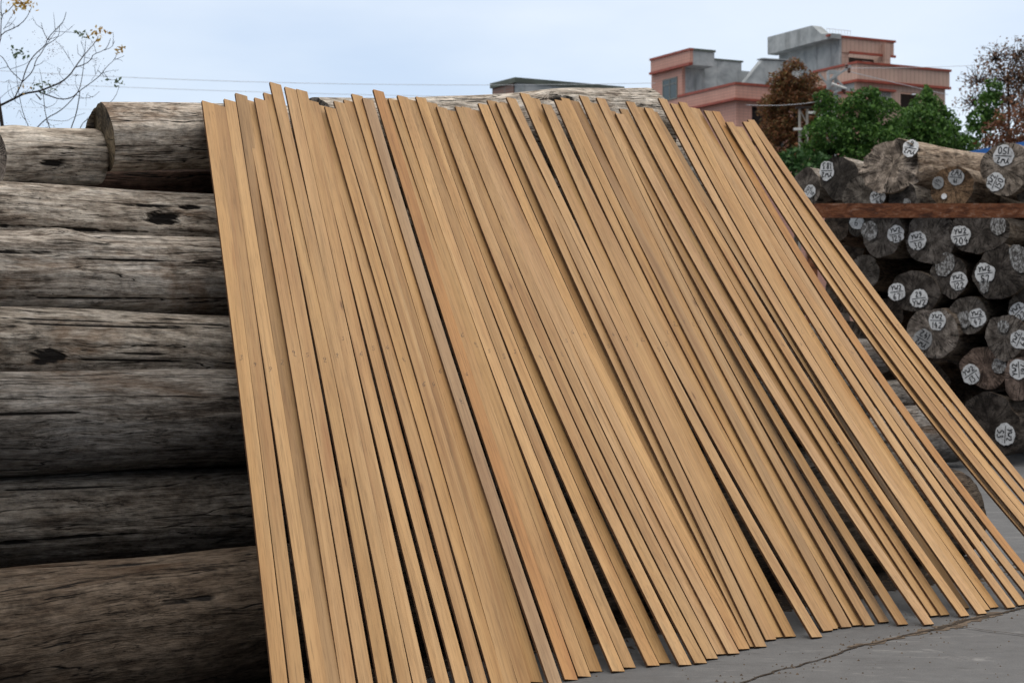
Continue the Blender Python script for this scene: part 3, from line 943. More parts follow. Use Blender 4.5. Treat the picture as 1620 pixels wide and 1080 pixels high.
# ground row and up
rlog('dark log lying on the ground, its paint label reading YW2 53 turned sideways', 31, 1564, 672, 40, 52, 21.4, (.42, .38, .35), (.34, .31, .29), [(1586, 686, 18, 'YW2/53', -95, dict(rpy=16))], lump=.16)
rlog('reddish log end with a round label reading YW2 131', 32, 1558, 581, 35, 35, 21.5, (.6, .5, .45), (1.0, .78, .68), [(1540, 592, 15.5, 'YW2/131', 32), (1577, 578, 12, '', 20, dict(smear=True, pale=.5))], lump=.14)
rlog('reddish log end at the right edge marked 196 on its side', 33, 1615, 597, 26, 36, 21.4, (.6, .5, .45), (.95, .76, .68), [(1613, 584, 16, 'YW2/196', 92)], lump=.16)
rlog('grey log end with a dark heart hole and a label reading 69', 34, 1590, 535, 31, 38, 21.45, (.7, .66, .62), (.85, .8, .76), [(1609, 537, 15, 'YW2/69', 65), (1588, 516, 10, '', 0, dict(smear=True))], lump=.15)
rlog('large grey log end labelled YW2 142 above an older upside-down number', 35, 1477, 526, 41, 41, 21.4, (.7, .62, .55), (1.25, 1.17, 1.10), [(1482, 507, 14.5, 'YW2/142', -4), (1463, 537, 16, 'YW2/142', 150, dict(pale=.45))], lump=.12)
rlog('smaller log end labelled YW2 47 with a white smear left of the label', 36, 1532, 498, 31, 29, 21.5, (.62, .56, .5), (.72, .69, .66), [(1544, 502, 14.5, 'YW2/47', 6), (1527, 505, 13, '', 10, dict(smear=True))], lump=.12)
rlog('log end at the right edge labelled YW2 22 on a slant', 37, 1618, 487, 22, 30, 21.5, (.62, .56, .5), (.7, .66, .62), [(1613, 493, 15, 'YW2/22', 40)], lump=.15)
rlog('split log end at the right edge above the slanted label', 38, 1622, 450, 24, 22, 21.55, (.6, .55, .5), (.75, .7, .65), lump=.1)
rlog('wide dark log end carrying two labels, YW2 67 and a blotched 29', 39, 1446, 461, 37, 33, 21.5, (.55, .5, .45), (.45, .42, .4), [(1423, 461, 14.5, 'YW2/67', 4), (1453, 472, 15, '29/YW2', 4, dict(pale=1.0))], lump=.13)
rlog('oval black log end labelled YW2 122 beneath a white smear', 40, 1501, 436, 27, 35, 21.5, (.62, .55, .48), (.5, .47, .45), [(1514, 445, 14.5, 'YW2/122', 6), (1496, 418, 15, '', -25, dict(smear=True, rpy=20))], lump=.14)
rlog('big black log end labelled YW2 57 with paint drips under the label', 41, 1579, 428, 39, 41, 21.4, (.62, .55, .48), (.42, .39, .37), [(1562, 432, 16.5, 'YW2/57', 4), (1607, 410, 15, '', 20, dict(smear=True, rpy=24)), (1561, 452, 8, '', 0, dict(smear=True, rpy=12))], lump=.15)
rlog('broad dark log end labelled YW2 204 just below the beam', 42, 1548, 369, 46, 34, 21.4, (.66, .58, .5), (.48, .45, .43), [(1525, 372, 16.5, 'YW2/204', 4), (1574, 358, 13, '', 0, dict(smear=True, rpy=16))], lump=.15)
rlog('rounded grey log end labelled YW2 30 below the beam', 43, 1474, 376, 37, 39, 21.5, (.6, .55, .5), (.72, .69, .67), [(1455, 380, 15.5, 'YW2/30', 8)], lump=.14)
rlog('cracked log end labelled YW2 125 below the beam', 44, 1397, 373, 32, 33, 21.5, (.62, .56, .5), (.62, .59, .57), [(1415, 371, 14, 'YW2/125', 8), (1379, 364, 14, '', 0, dict(smear=True, rpy=16))], lump=.12)
rlog('dark log end half hidden under the beam with only the digit 6 showing', 45, 1357, 346, 19, 26, 21.7, (.5, .45, .4), (.4, .38, .36), [(1356, 351, 12, '6', -10)], lump=.14)
rlog('brown log end beside the plank edge below the beam', 46, 1322, 358, 20, 30, 21.9, (.6, .45, .36), (.6, .5, .42), lump=.14)
rlog('brown log end next to the plank edge left of the YW2 67 log', 47, 1367, 432, 24, 28, 22.0, (.75, .6, .48), (.9, .85, .8), lump=.1)
# recessed logs in the dark gaps
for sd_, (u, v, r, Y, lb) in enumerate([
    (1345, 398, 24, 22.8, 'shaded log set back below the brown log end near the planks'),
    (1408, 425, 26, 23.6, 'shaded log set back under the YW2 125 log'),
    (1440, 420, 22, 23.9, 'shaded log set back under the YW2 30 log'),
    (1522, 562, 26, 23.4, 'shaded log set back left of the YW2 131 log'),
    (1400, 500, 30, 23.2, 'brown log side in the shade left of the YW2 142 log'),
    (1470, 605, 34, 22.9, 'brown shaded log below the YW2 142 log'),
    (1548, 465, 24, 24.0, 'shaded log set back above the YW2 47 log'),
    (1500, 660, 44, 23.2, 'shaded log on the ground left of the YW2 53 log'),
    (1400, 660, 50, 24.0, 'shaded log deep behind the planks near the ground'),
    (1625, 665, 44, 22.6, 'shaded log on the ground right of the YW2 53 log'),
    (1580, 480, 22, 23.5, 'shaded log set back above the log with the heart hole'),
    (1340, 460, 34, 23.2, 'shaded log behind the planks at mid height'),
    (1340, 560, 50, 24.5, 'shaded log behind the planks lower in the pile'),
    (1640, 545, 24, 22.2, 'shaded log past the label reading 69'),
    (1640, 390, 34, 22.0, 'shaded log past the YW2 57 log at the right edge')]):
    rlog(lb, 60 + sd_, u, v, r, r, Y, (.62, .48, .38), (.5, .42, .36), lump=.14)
# on top of the beam
rlog('grey log end with a small hole beside the plank edge above the beam', 48, 1275, 294, 22, 28, 21.7, (1.05, 1.02, 1.0), (.75, .7, .66), [(1281, 303, 10, 'YW2/16', 50)], lump=.14)
rlog('dark log end with an upside-down label reading YW2 183', 49, 1327, 283, 31, 34, 21.5, (1.1, 1.08, 1.06), (.36, .34, .32), [(1311, 269, 12.5, 'YW2/183', 176, dict(rpy=15.5))], lump=.12)
rlog('split log end with a blotched label resting on the rusty beam', 50, 1367, 307, 31, 26, 21.45, (.75, .66, .58), (.8, .76, .7), [(1386, 314, 13, 'YW2/46', 25)], lump=.16)
rlog('small dark log end labelled with a 6 under the big broken log', 51, 1412, 298, 19, 24, 21.6, (.75, .68, .6), (.45, .42, .40), [(1407, 289, 11, '6/33', -5)], lump=.14)
rlog('round dark log end with pale grey side resting on the beam', 52, 1428, 311, 22, 23, 21.3, (1.2, 1.18, 1.15), (.45, .43, .41), [(1434, 321, 7, '', 0, dict(smear=True))], lump=.06)
rlog('brown log end with two numbers 19 and a white paper square', 53, 1507, 297, 33, 33, 21.35, (.9, .8, .7), (1.05, .72, .46), [(1512, 281, 13, '19/YW2', 172, dict(pale=.55)), (1488, 288, 10, '19', 60, dict(pale=.4)), (1496, 310, 4.6, '', 12, dict(pale=1.3))], lump=.06)
rlog('big pale log end at upper right labelled YW2 150 twice', 54, 1588, 266, 38, 42, 21.3, (1.0, .9, .8), (1.5, 1.36, 1.2), [(1588, 247, 17, 'YW2/150', 172), (1577, 287, 15, 'YW2/150', 62)], lump=.12)
rlog('dark log end cut by the right edge of the view above the beam', 55, 1622, 306, 14, 17, 21.5, (.7, .6, .5), (.6, .55, .5), lump=.14)
rlog('low dark log behind the brown log end on the beam', 56, 1560, 326, 30, 16, 22.2, (.5, .45, .4), (.5, .45, .4), lump=.14)
rlog('low dark log behind the plank edge on the beam', 57, 1308, 324, 26, 14, 22.2, (.6, .5, .42), (.6, .5, .42), lump=.14)
BA = Vector((.80, .60, 0)).normalized()
bl = rlog('big broken log on top of the pile with a splintered end and label YW2 6', 58, 1412, 262, 36, 42, 21.3, (1.35, 1.18, 1.02), (1.5, 1.35, 1.2), (), length=3.4, axis=BA, ragged=.13, slant=(-.75, .45), taper=.60, lump=.12)
bn = (bl.matrix_world.to_3x3() @ Vector((-1, -.75, .45))).normalized()
put_label(bl, 1441, 240, 21.35, 1408, 12.5, 'YW2/6', math.radians(165), 77.7, rpy=15, face=(bl.matrix_world.translation, bn), proud=.10)

# three grey logs seen lengthways through the gap behind the planks
for k, (uL, uR, v, r, Y0, Y1, lb) in enumerate([
    (1180, 1502, 690, .345, 19.3, 21.0, 'grey log lying lengthways on the ground behind the planks'),
    (1180, 1428, 628, .20, 20.2, 21.3, 'grey log lying lengthways on the lower grey log behind the planks'),
    (1180, 1396, 566, .22, 20.6, 21.6, 'topmost grey log lying lengthways behind the planks')]):
    a, b = at(uL, v, Y0), at(uR, v, Y1)
    a.z = b.z = (a.z + b.z) / 2
    o = make_log('weathered_log', b, a, r, r, 90 + k, (.95, .95, .97), res=.06, lump=.05, end_tint=(.8, .78, .76))
    tag(o, lb, 'log', 'grey logs lying lengthways behind the planks')

# rusty beam with a post out at the right
def beam():
    Y = 20.25
    x0, x1 = at(1245, 333, Y).x, at(1760, 333, Y).x
    zc = at(810, 333, Y).z; h = .166
    root = empty('rusty_beam', ((x0 + x1) / 2, Y, zc))
    hw = (x1 - x0) / 2
    m = MB()
    m.prism([(-hw, 0, -h / 2), (-hw, .07, -h / 2), (-hw, .07, -h / 2 + .009), (-hw, .008, -h / 2 + .012), (-hw, .008, h / 2 - .012), (-hw, .07, h / 2 - .009), (-hw, .07, h / 2), (-hw, 0, h / 2)], (2 * hw, 0, 0))
    m.build('channel', M_RUST, root)
    p = MB(); p.box(hw - .45, hw - .33, .075, .195, -zc, -h / 2 - .0)
    p.box(hw - .45, hw - .33, .075, .195, -h / 2 + .001, h / 2)
    p.build('post', M_RUST, root)
    p = MB(); p.box(-hw + .25, -hw + .37, .075, .195, -zc, h / 2); p.build('post', M_RUST, root)
    tag(root, 'rusty steel channel beam running across the pile of numbered logs', 'beam')
beam()

# ------------------------------------------------------------------ background buildings
def mat_tile(name, c1, c2, mortar, sx, sy, vertical=False):
    m, t, bs = new_mat(name, .6, .35)
    tc = t.nodes.new('ShaderNodeTexCoord')
    sp = t.nodes.new('ShaderNodeSeparateXYZ'); t.links.new(tc.outputs['Object'], sp.inputs[0])
    cx = t.nodes.new('ShaderNodeCombineXYZ')
    t.links.new(math_n(t, 'ADD', sp.outputs['X'], sp.outputs['Y']), cx.inputs[0]); t.links.new(sp.outputs['Z'], cx.inputs[1])
    b = t.nodes.new('ShaderNodeTexBrick')
    b.inputs['Scale'].default_value = 1.0
    b.inputs['Brick Width'].default_value = sx; b.inputs['Row Height'].default_value = sy
    b.inputs['Mortar Size'].default_value = .018; b.offset = 0.0
    b.inputs['Color1'].default_value = (*c1, 1); b.inputs['Color2'].default_value = (*c2, 1); b.inputs['Mortar'].default_value = (*mortar, 1)
    t.links.new(cx.outputs[0], b.inputs['Vector'])
    n = noise_n(t, tc.outputs['Object'], .8, 5, .6)
    c = mix(t, 1.0, b.outputs['Color'], ramp(t, [(.3, .86), (.7, 1.06)], n), 'MULTIPLY')
    t.links.new(c, bs.inputs['Base Color'])
    return m
M_PINK = mat_tile('pink_wall_tile', (.56, .30, .235), (.53, .28, .22), (.42, .24, .195), .28, .16)
M_TAN = mat_tile('tan_wall_tile', (.54, .37, .30), (.52, .35, .285), (.34, .23, .19), .30, 3.0)
M_TRIM = simple('red_glazed_trim', (.28, .055, .030), .5, .25, 3, .4)
def mat_bconc():
    m, t, bs = new_mat('stained_concrete', .85, .2)
    tc = t.nodes.new('ShaderNodeTexCoord'); v = tc.outputs['Object']
    a = noise_n(t, v, 1.1, 6, .65, .6)
    s = noise_n(t, mapping(t, v, (2.2, 2.2, .22)), 1.0, 5, .65)
    c = ramp(t, [(.3, (.23, .25, .26)), (.5, (.35, .375, .39)), (.7, (.46, .48, .49))], a)
    c = mix(t, ramp(t, [(.55, 0), (.72, .65)], s), c, (.10, .105, .10))
    t.links.new(c, bs.inputs['Base Color']); return m
M_BCONC = mat_bconc()
M_DARK = simple('dark_recess_shade', (.030, .022, .020), .9, .3)
M_GLASS, _t, _b = new_mat('window_glass', .12, .5); _b.inputs['Base Color'].default_value = (.05, .075, .08, 1)
M_FRAME = simple('window_frame', (.16, .17, .16), .5, .1)
M_WHITE = simple('white_enamel', (.62, .62, .60), .5, .06)
M_MOSS = simple('mossy_coping', (.10, .115, .10), .9, .3, 3)

HO = Vector((9.724, 95, 0))
HROT = math.atan2(.4591, .8884)
house = empty('pink_house', HO, HROT)
tag(house, 'tall pink and tan tiled house with red trims and an unfinished grey concrete stair tower', 'house')
def part(name, mat, fn, parent=house):
    m = MB(); fn(m); return m.build(name, mat, parent)
# left block
lw = part('left_wall', M_PINK, lambda m: (m.box(.14, .34, 1, 4.2, 0, 16.66), m.box(0.0, .2, 0, 4.05, 16.74, 17.40)))
part('parapet_end', M_BCONC, lambda m: (m.box(.205, 1.6, 0, .25, 16.62, 17.40),))
part('roof_trim', M_TRIM, lambda m: m.box(-.06, .20, -.06, 4.1, 17.402, 17.52))
part('trim_band', M_TRIM, lambda m: m.box(-.08, .14, -.06, 4.1, 16.60, 16.738))
part('coping', M_MOSS, lambda m: (m.box(.203, 1.66, -.05, .30, 17.402, 17.52), m.box(1.6, 4.2, .96, 1.3, 17.18, 17.27)))
part('grey_wall', M_BCONC, lambda m: (m.box(.342, 4.1, 1.0, 4.2, 0, 16.60), m.box(.342, 4.1, 1.0, 4.2, 16.602, 17.178), m.box(.25, 1.6, .25, .999, 16.62, 16.74)))
win = part('window', M_FRAME, lambda m: (m.box(.10, .139, 1.46, 2.98, 14.96, 15.03), m.box(.10, .139, 1.46, 2.98, 16.10, 16.17), m.box(.10, .139, 1.46, 1.54, 15.03, 16.10), m.box(.10, .139, 2.90, 2.98, 15.03, 16.10), m.box(.10, .139, 2.18, 2.26, 15.03, 16.10), m.box(.10, .139, 1.54, 2.9, 15.80, 15.86)))
part('pane', M_GLASS, lambda m: m.box(.115, .135, 1.54, 2.90, 15.03, 16.10), win)
# lower front terrace block
part('front_wall', M_PINK, lambda m: (m.box(.0, .2, -4.4, .99, 0, 14.10), m.box(.2, 1.0, -4.4, -4.2, 0, 14.10), m.box(3.2, 9.0, -4.4, -4.2, 0, 14.1), m.box(1.0, 3.2, -4.4, -4.2, 13.9, 14.1), m.box(1.0, 3.2, -4.4, -4.2, 0, 11.8),
     m.box(-.15, .0, -4.55, .95, 14.22, 14.92), m.box(0.0, 9.0, -4.55, -4.4, 14.22, 14.92)))
part('terrace_trim', M_TRIM, lambda m: (m.box(-.20, .05, -4.60, .95, 14.922, 15.05), m.box(.052, 9.0, -4.60, -4.35, 14.922, 15.05)))
part('eave_trim', M_TRIM, lambda m: (m.box(-.28, .0, -4.68, .95, 14.102, 14.218), m.box(.002, 9.0, -4.68, -4.40, 14.102, 14.218)))
part('dark_opening', M_DARK, lambda m: m.box(1.0, 3.2, -4.0, -3.9, 11.8, 13.9))
part('terrace_slab', M_BCONC, lambda m: m.box(.2, 9.0, -4.19, .99, 13.95, 14.10))
def stair(m):
    y0, y1 = .2, .6
    m.prism([(2.75, y0, 14.8), (4.95, y0, 17.25), (7.6, y0, 17.34), (7.6, y0, 16.2), (5.2, y0, 16.1), (4.2, y0, 14.8)], (0, y1 - y0, 0))
    m.prism([(4.9, y0 - .06, 17.302), (7.7, y0 - .06, 17.392), (7.7, y0 - .06, 17.46), (4.9, y0 - .06, 17.37)], (0, .5, 0))
part('concrete_stair', M_BCONC, stair)
part('stair_shadow_wall', M_BCONC, lambda m: m.box(4.101, 9.0, 2.0, 4.2, 0, 16.9))
# right block: parapet corner at local (9.87, -2)
part('right_wall', M_TAN, lambda m: (m.box(9.95, 16.4, -1.85, -1.65, 0, 13.6), m.box(9.95, 13.1, -1.85, -1.65, 13.6, 16.12), m.box(14.9, 16.4, -1.85, -1.65, 13.6, 16.12), m.box(13.1, 14.9, -1.85, -1.65, 15.75, 16.12), m.box(16.2, 16.4, -1.65, 8, 0, 16.12),
     m.box(9.87, 16.6, -2.0, -1.85, 16.24, 17.12), m.box(9.87, 10.0, -1.85, 2.0, 16.24, 17.12), m.box(16.45, 16.6, -1.85, 4, 16.24, 17.12)))
part('right_grey_wall', M_BCONC, lambda m: m.box(9.95, 10.15, -1.648, 2.5, 0, 16.12))
part('right_roof_trim', M_TRIM, lambda m: (m.box(9.80, 16.68, -2.08, -1.80, 17.122, 17.25), m.box(9.80, 10.05, -1.80, 2.0, 17.122, 17.25)))
part('right_band_trim', M_TRIM, lambda m: (m.box(9.80, 16.66, -2.08, -1.851, 16.10, 16.238), m.box(9.80, 9.949, -1.85, 2.0, 16.10, 16.238), m.box(10.4, 12.6, -2.1, -1.86, 15.68, 15.80)))
gw = part('barred_window', M_DARK, lambda m: m.box(10.6, 12.4, -1.88, -1.853, 14.5, 15.66))
part('window_bar', M_WHITE, lambda m: [m.box(10.62 + k * .13, 10.66 + k * .13, -1.93, -1.90, 14.5, 15.66) for k in range(14)], gw)
part('right_opening', M_DARK, lambda m: m.box(13.1, 14.9, -1.3, -1.2, 13.6, 15.75))
# upper storey
part('upper_wall', M_TAN, lambda m: (m.box(11.05, 14.9, .9, 1.1, 18.28, 19.12), m.box(14.75, 14.9, 1.1, 7, 18.28, 19.12), m.box(11.05, 11.6, .95, 1.15, 16.2, 18.28), m.box(13.9, 14.5, .9, 1.5, 16.2, 18.2), m.box(14.0, 14.4, .6, .899, 16.2, 18.95)))
part('shaded_recess', M_DARK, lambda m: m.box(11.601, 14.6, 2.2, 2.4, 16.2, 18.28))  # back wall coloured dark, the recess shade is painted in
part('upper_trim', M_TRIM, lambda m: (m.box(10.1, 15.0, .82, 1.15, 19.122, 19.24), m.box(11.6, 14.98, .80, .899, 18.22, 18.36)))
part('upper_grey_wall', M_BCONC, lambda m: (m.box(10.9, 11.049, .9, 6.8, 14, 19.2), m.box(9.0, 10.9, 4.3, 6.8, 0, 17.5)))
def slab(m):
    x0, x1 = 10.2, 10.898
    m.prism([(x0, 7.0, 18.95), (x0, 7.0, 20.02), (x0, 2.6, 20.02), (x0, 1.7, 19.38), (x0, .75, 19.28), (x0, .75, 19.0), (x0, 2.5, 19.02)], (x1 - x0, 0, 0))
part('concrete_roof_slab', M_BCONC, slab)
part('roof_railing', M_WHITE, lambda m: [m.box(11.2 + k * .22, 11.215 + k * .22, 2.5, 2.515, 19.25, 19.9) for k in range(9)] + [m.box(11.2, 13.0, 2.5, 2.515, 19.9, 19.92)])
part('air_conditioner', M_WHITE, lambda m: m.box(12.9, 13.5, 1.3, 1.7, 17.25, 17.95))

# small flat roofed building seen over the logs
def small_building():
    Y = 80.; Z = 1.5 + 419 / F * Y
    c = at(815, 121, Y); l = at(775, 131, F * (Z - 1.5) / 409); r = at(988, 136, F * (Z - 1.5) / 404)
    c.z = l.z = r.z = 0
    back = l + (r - c)
    root = empty('flat_roofed_building', c)
    tag(root, 'low flat-roofed concrete and brick building rising just above the crowning log', 'building')
    P = [p - c for p in (c, r, back, l)]
    def shrink(k): 
        ctr = sum(P, Vector()) / 4
        return [ctr + (p - ctr) * k for p in P]
    Q = shrink(.95)
    top = Z - .28
    w = MB(); w.prism([Q[0], Q[1], Q[2], Q[3]][::-1], (0, 0, top)); w.build('concrete_wall', M_BCONC, root)
    b = MB()
    d = (Q[3] - Q[0]); nn = Vector((d.y, -d.x, 0)).normalized(); nn = nn if nn.dot(-c) > 0 else -nn
    a0, a1 = Q[0] + d * .12 + nn * .004, Q[3] + nn * .004
    b.prism([a0, a1, a1 + nn * .05, a0 + nn * .05], (0, 0, top - .01)); b.build('brick_wall', M_BRICK, root)
    s = MB(); s.prism(list(P)[::-1], (0, 0, .24)); o = s.build('roof_slab', M_MOSS, root); o.location = (0, 0, top + .002)
M_BRICK = mat_tile('old_brick', (.26, .15, .115), (.22, .12, .09), (.2, .17, .15), .5, .16)
small_building()

# blue roofed shed behind the pile
def shed():
    Y = 36.
    a, b = at(1530, 240, Y), at(1640, 222, Y)
    root = empty('blue_roofed_shed', (a.x, Y, 0))
    tag(root, 'low shed with a bright blue metal roof showing behind the numbered logs', 'shed')
    w = b.x - a.x + 3; z0, z1 = a.z, b.z + .55
    m_b = simple('blue_sheet_metal', (.035, .15, .46), .45, .12, 4, .4)
    r = MB(); r.prism([(-.1, -.05, z0 - .02), (w, -.05, z1), (w, -.05, z1 - .20), (-.1, -.05, z0 - .22)], (0, 4, 0)); r.build('roof', m_b, root)
    q = MB(); q.box(0.1, w - .2, .2, 3.6, 0, z0 - .25); q.build('wall', M_BCONC, root)
shed()

# ------------------------------------------------------------------ trees
def mat_leaf(name, rough=.6, trans=.25):
    m, t, bs = new_mat(name, rough, .25)
    a = t.nodes.new('ShaderNodeAttribute'); a.attribute_name = 'leaf_colour'
    t.links.new(a.outputs['Color'], bs.inputs['Base Color'])
    tr = t.nodes.new('ShaderNodeBsdfTranslucent'); t.links.new(a.outputs['Color'], tr.inputs[0])
    ms = t.nodes.new('ShaderNodeMixShader'); ms.inputs[0].default_value = trans
    out = t.nodes['Material Output']
    t.links.new(bs.outputs[0], ms.inputs[1]); t.links.new(tr.outputs[0], ms.inputs[2]); t.links.new(ms.outputs[0], out.inputs[0])
    return m
M_LEAF = mat_leaf('leaf')
M_BARK = simple('tree_bark', (.10, .082, .068), .9, .35, 12, .15, .4)
M_TWIG = simple('dark_twig', (.038, .030, .026), .9, .3, 12, .15)

def leaf_cloud(name, pts, size, cols, parent, seed, flat=.5, aspect=1.9):
    rs = np.random.RandomState(seed)
    P = np.asarray(pts); n = len(P)
    nrm = rs.normal(size=(n, 3)); nrm[:, 2] += flat; nrm /= np.linalg.norm(nrm, axis=1)[:, None]
    t = rs.normal(size=(n, 3)); t -= (t * nrm).sum(1)[:, None] * nrm; t /= np.linalg.norm(t, axis=1)[:, None]
    b = np.cross(nrm, t)
    s = size * rs.uniform(.6, 1.35, n)
    L = (t * s[:, None] * aspect / 2); Wd = (b * s[:, None] / 2)
    V = np.empty((n, 4, 3)); V[:, 0] = P - L; V[:, 1] = P + Wd + nrm * s[:, None] * .12; V[:, 2] = P + L; V[:, 3] = P - Wd + nrm * s[:, None] * .12
    me = bpy.data.meshes.new(name)
    me.vertices.add(4 * n); me.vertices.foreach_set('co', V.reshape(-1))
    me.loops.add(4 * n); me.loops.foreach_set('vertex_index', np.arange(4 * n))
    me.polygons.add(n); me.polygons.foreach_set('loop_start', np.arange(0, 4 * n, 4))
    me.update(calc_edges=True); me.validate()
    cols = np.asarray(cols)
    c = cols[rs.randint(0, len(cols), n)] * rs.uniform(.75, 1.25, (n, 1))
    ca = me.color_attributes.new('leaf_colour', 'FLOAT_COLOR', 'POINT')
    cc = np.ones((n, 4, 4)); cc[:, :, :3] = c[:, None, :]
    ca.data.foreach_set('color', cc.reshape(-1))
    me.materials.append(M_LEAF)
    o = bpy.data.objects.new(name, me); link(o, parent)
    return o

def blob_points(rs, blobs, per_m2, shell=.45, clump=0.0):
    out = []
    for (c, r, dens) in blobs:
        r = np.array(r, float)
        n = int(per_m2 * dens * (r[0] * r[1] + r[1] * r[2] + r[0] * r[2]) * 4.2)
        d = rs.normal(size=(n, 3)); d /= np.linalg.norm(d, axis=1)[:, None]
        rad = shell + (1 - shell) * rs.uniform(0, 1, n) ** .6
        # uneven outline
        k = np.array([noise.noise((float(q[0]) * 2.1 + c[0], float(q[1]) * 2.1 + c[1], float(q[2]) * 2.1 + c[2])) for q in d])
        p = np.array(c) + d * r * (rad * (1 + .35 * k))[:, None]
        keep = np.array([noise.noise((float(q[0]) * 1.9, float(q[1]) * 1.9, float(q[2]) * 1.9)) for q in p]) > -.28
        out.append(p[keep])
    return np.concatenate(out)

def limbs(mb, base, top, r0, targets, rr, seg=6):
    """trunk plus a limb to each target"""
    base, top = Vector(base), Vector(top)
    n = 7; tp = []
    for i in range(n + 1):
        s = i / n
        p = base.lerp(top, s) + Vector((rr.gauss(0, .06), rr.gauss(0, .06), 0)) * (1 if 0 < i < n else 0)
        tp.append(p)
    mb.tube(tp, [r0 * (1 - .75 * i / n) for i in range(n + 1)], 8)
    for tg in targets:
        tg = Vector(tg)
        zf = max(.25, min(.95, (tg.z - base.z) / max(.1, top.z - base.z) - rr.uniform(.12, .3)))
        st = base.lerp(top, zf)
        mid = st.lerp(tg, .55) + Vector((rr.gauss(0, .12), rr.gauss(0, .12), rr.uniform(-.15, .1)))
        rl = r0 * (1 - .75 * zf) * .5
        mb.tube([st, st.lerp(mid, .5), mid, mid.lerp(tg, .6), tg], [rl, rl * .8, rl * .6, rl * .4, rl * .15], seg)

GREEN = [(.034, .085, .018), (.055, .13, .024), (.08, .175, .032), (.045, .11, .026), (.105, .205, .04)]
RUST = [(.18, .075, .032), (.21, .092, .038), (.13, .058, .028), (.15, .10, .036), (.25, .11, .048), (.11, .085, .034)]
DRY = [(.22, .125, .08), (.16, .095, .062), (.26, .14, .08), (.14, .105, .075)]
REDB = [(.17, .072, .04), (.13, .055, .032), (.21, .095, .05)]

def px_blob(u, v, ru, rv, Y, depth=1.0, dens=1.0, dy=0.0):
    c = at(u, v, Y + dy)
    return ((c.x, c.y, c.z), (ru * Y / F, depth * ru * Y / F, rv * Y / F), dens)

def tree(name, label, cat, group, Y, base_u, blobs, cols, leaf, per, seed, trunk_r=.14, top=None, extra_twigs=0, shell=.45, flat=.5, aspect=1.9):
    rs = np.random.RandomState(seed); rr = random.Random(seed)
    b = at(base_u, 540, Y); b.z = 0
    root = empty(name, b)
    tag(root, label, cat, group)
    loc = Vector(b)
    bl = [((c[0] - loc.x, c[1] - loc.y, c[2]), r, d) for (c, r, d) in blobs]
    m = MB()
    zt = max(c[2] + r[2] * .5 for c, r, d in bl)
    tx = np.mean([c[0] for c, r, d in bl])
    limbs(m, (0, 0, -.05), (tx * .6, 0, zt * .92), trunk_r, [c for c, r, d in bl], rr)
    for c, r, d in bl:
        for k in range(extra_twigs):
            dv = Vector((rr.gauss(0, 1), rr.gauss(0, 1), rr.gauss(.5, .8))).normalized()
            e = Vector(c) + Vector((dv.x * r[0], dv.y * r[1], dv.z * r[2])) * rr.uniform(.7, 1.12)
            s = Vector(c) + Vector((dv.x * r[0], dv.y * r[1], dv.z * r[2])) * rr.uniform(-.1, .2)
            md = s.lerp(e, .5) + Vector((rr.gauss(0, .08), rr.gauss(0, .08), rr.gauss(0, .08)))
            m.tube([s, md, e], [.016, .010, .004], 4)
    m.build('trunk', M_BARK if extra_twigs < 30 else M_TWIG, root, True)
    pts = blob_points(rs, bl, per, shell)
    leaf_cloud('crown', pts, leaf, cols, root, seed, flat, aspect)
    return root

# green broadleaf trees
Yg = 48.
tree('broadleaf_tree', 'dense green broadleaf tree in front of the tan house wall', 'tree', 'green trees behind the log pile', Yg, 1340, [
    px_blob(1325, 185, 34, 28, Yg), px_blob(1360, 168, 28, 26, Yg, 1, 1, -.3), px_blob(1310, 215, 40, 30, Yg, 1, 1, -.4), px_blob(1355, 215, 46, 34, Yg, 1, 1, -.2),
    px_blob(1395, 190, 40, 34, Yg), px_blob(1400, 225, 42, 30, Yg, 1, 1, -.5), px_blob(1340, 250, 50, 28, Yg, 1, 1, -.3), px_blob(1290, 245, 30, 26, Yg), px_blob(1375, 155, 20, 18, Yg), px_blob(1302, 160, 20, 16, Yg), px_blob(1420, 258, 40, 22, Yg)],
    GREEN, .060, 420, 11, .16)
Yh = 51.
tree('broadleaf_tree', 'taller green broadleaf tree with a pointed top at the corner of the house', 'tree', 'green trees behind the log pile', Yh, 1468, [
    px_blob(1462, 165, 22, 24, Yh), px_blob(1458, 195, 40, 30, Yh, 1, 1, -.3), px_blob(1490, 200, 30, 30, Yh), px_blob(1435, 215, 38, 32, Yh, 1, 1, -.5), px_blob(1480, 225, 44, 30, Yh, 1, 1, -.4), px_blob(1515, 238, 36, 24, Yh), px_blob(1466, 148, 10, 14, Yh), px_blob(1478, 172, 18, 18, Yh)],
    GREEN, .060, 420, 12, .16)
tree('broadleaf_tree', 'slim green tree in front of the brown leafed trees at the right', 'tree', 'green trees behind the log pile', 53., 1560, [
    px_blob(1572, 142, 16, 18, 53.), px_blob(1562, 165, 22, 22, 53.), px_blob(1553, 190, 24, 22, 53.), px_blob(1545, 215, 26, 20, 53.), px_blob(1570, 190, 18, 16, 53.)],
    GREEN, .075, 220, 13, .09)
tree('green_bush', 'low dark green bush beside the plank edge', 'bush', None, 46., 1262, [
    px_blob(1258, 252, 26, 18, 46.), px_blob(1290, 262, 30, 20, 46.), px_blob(1240, 262, 20, 16, 46.), px_blob(1272, 275, 40, 20, 46.)],
    [(.03, .075, .022), (.04, .10, .03), (.045, .11, .026)], .09, 150, 14, .07)
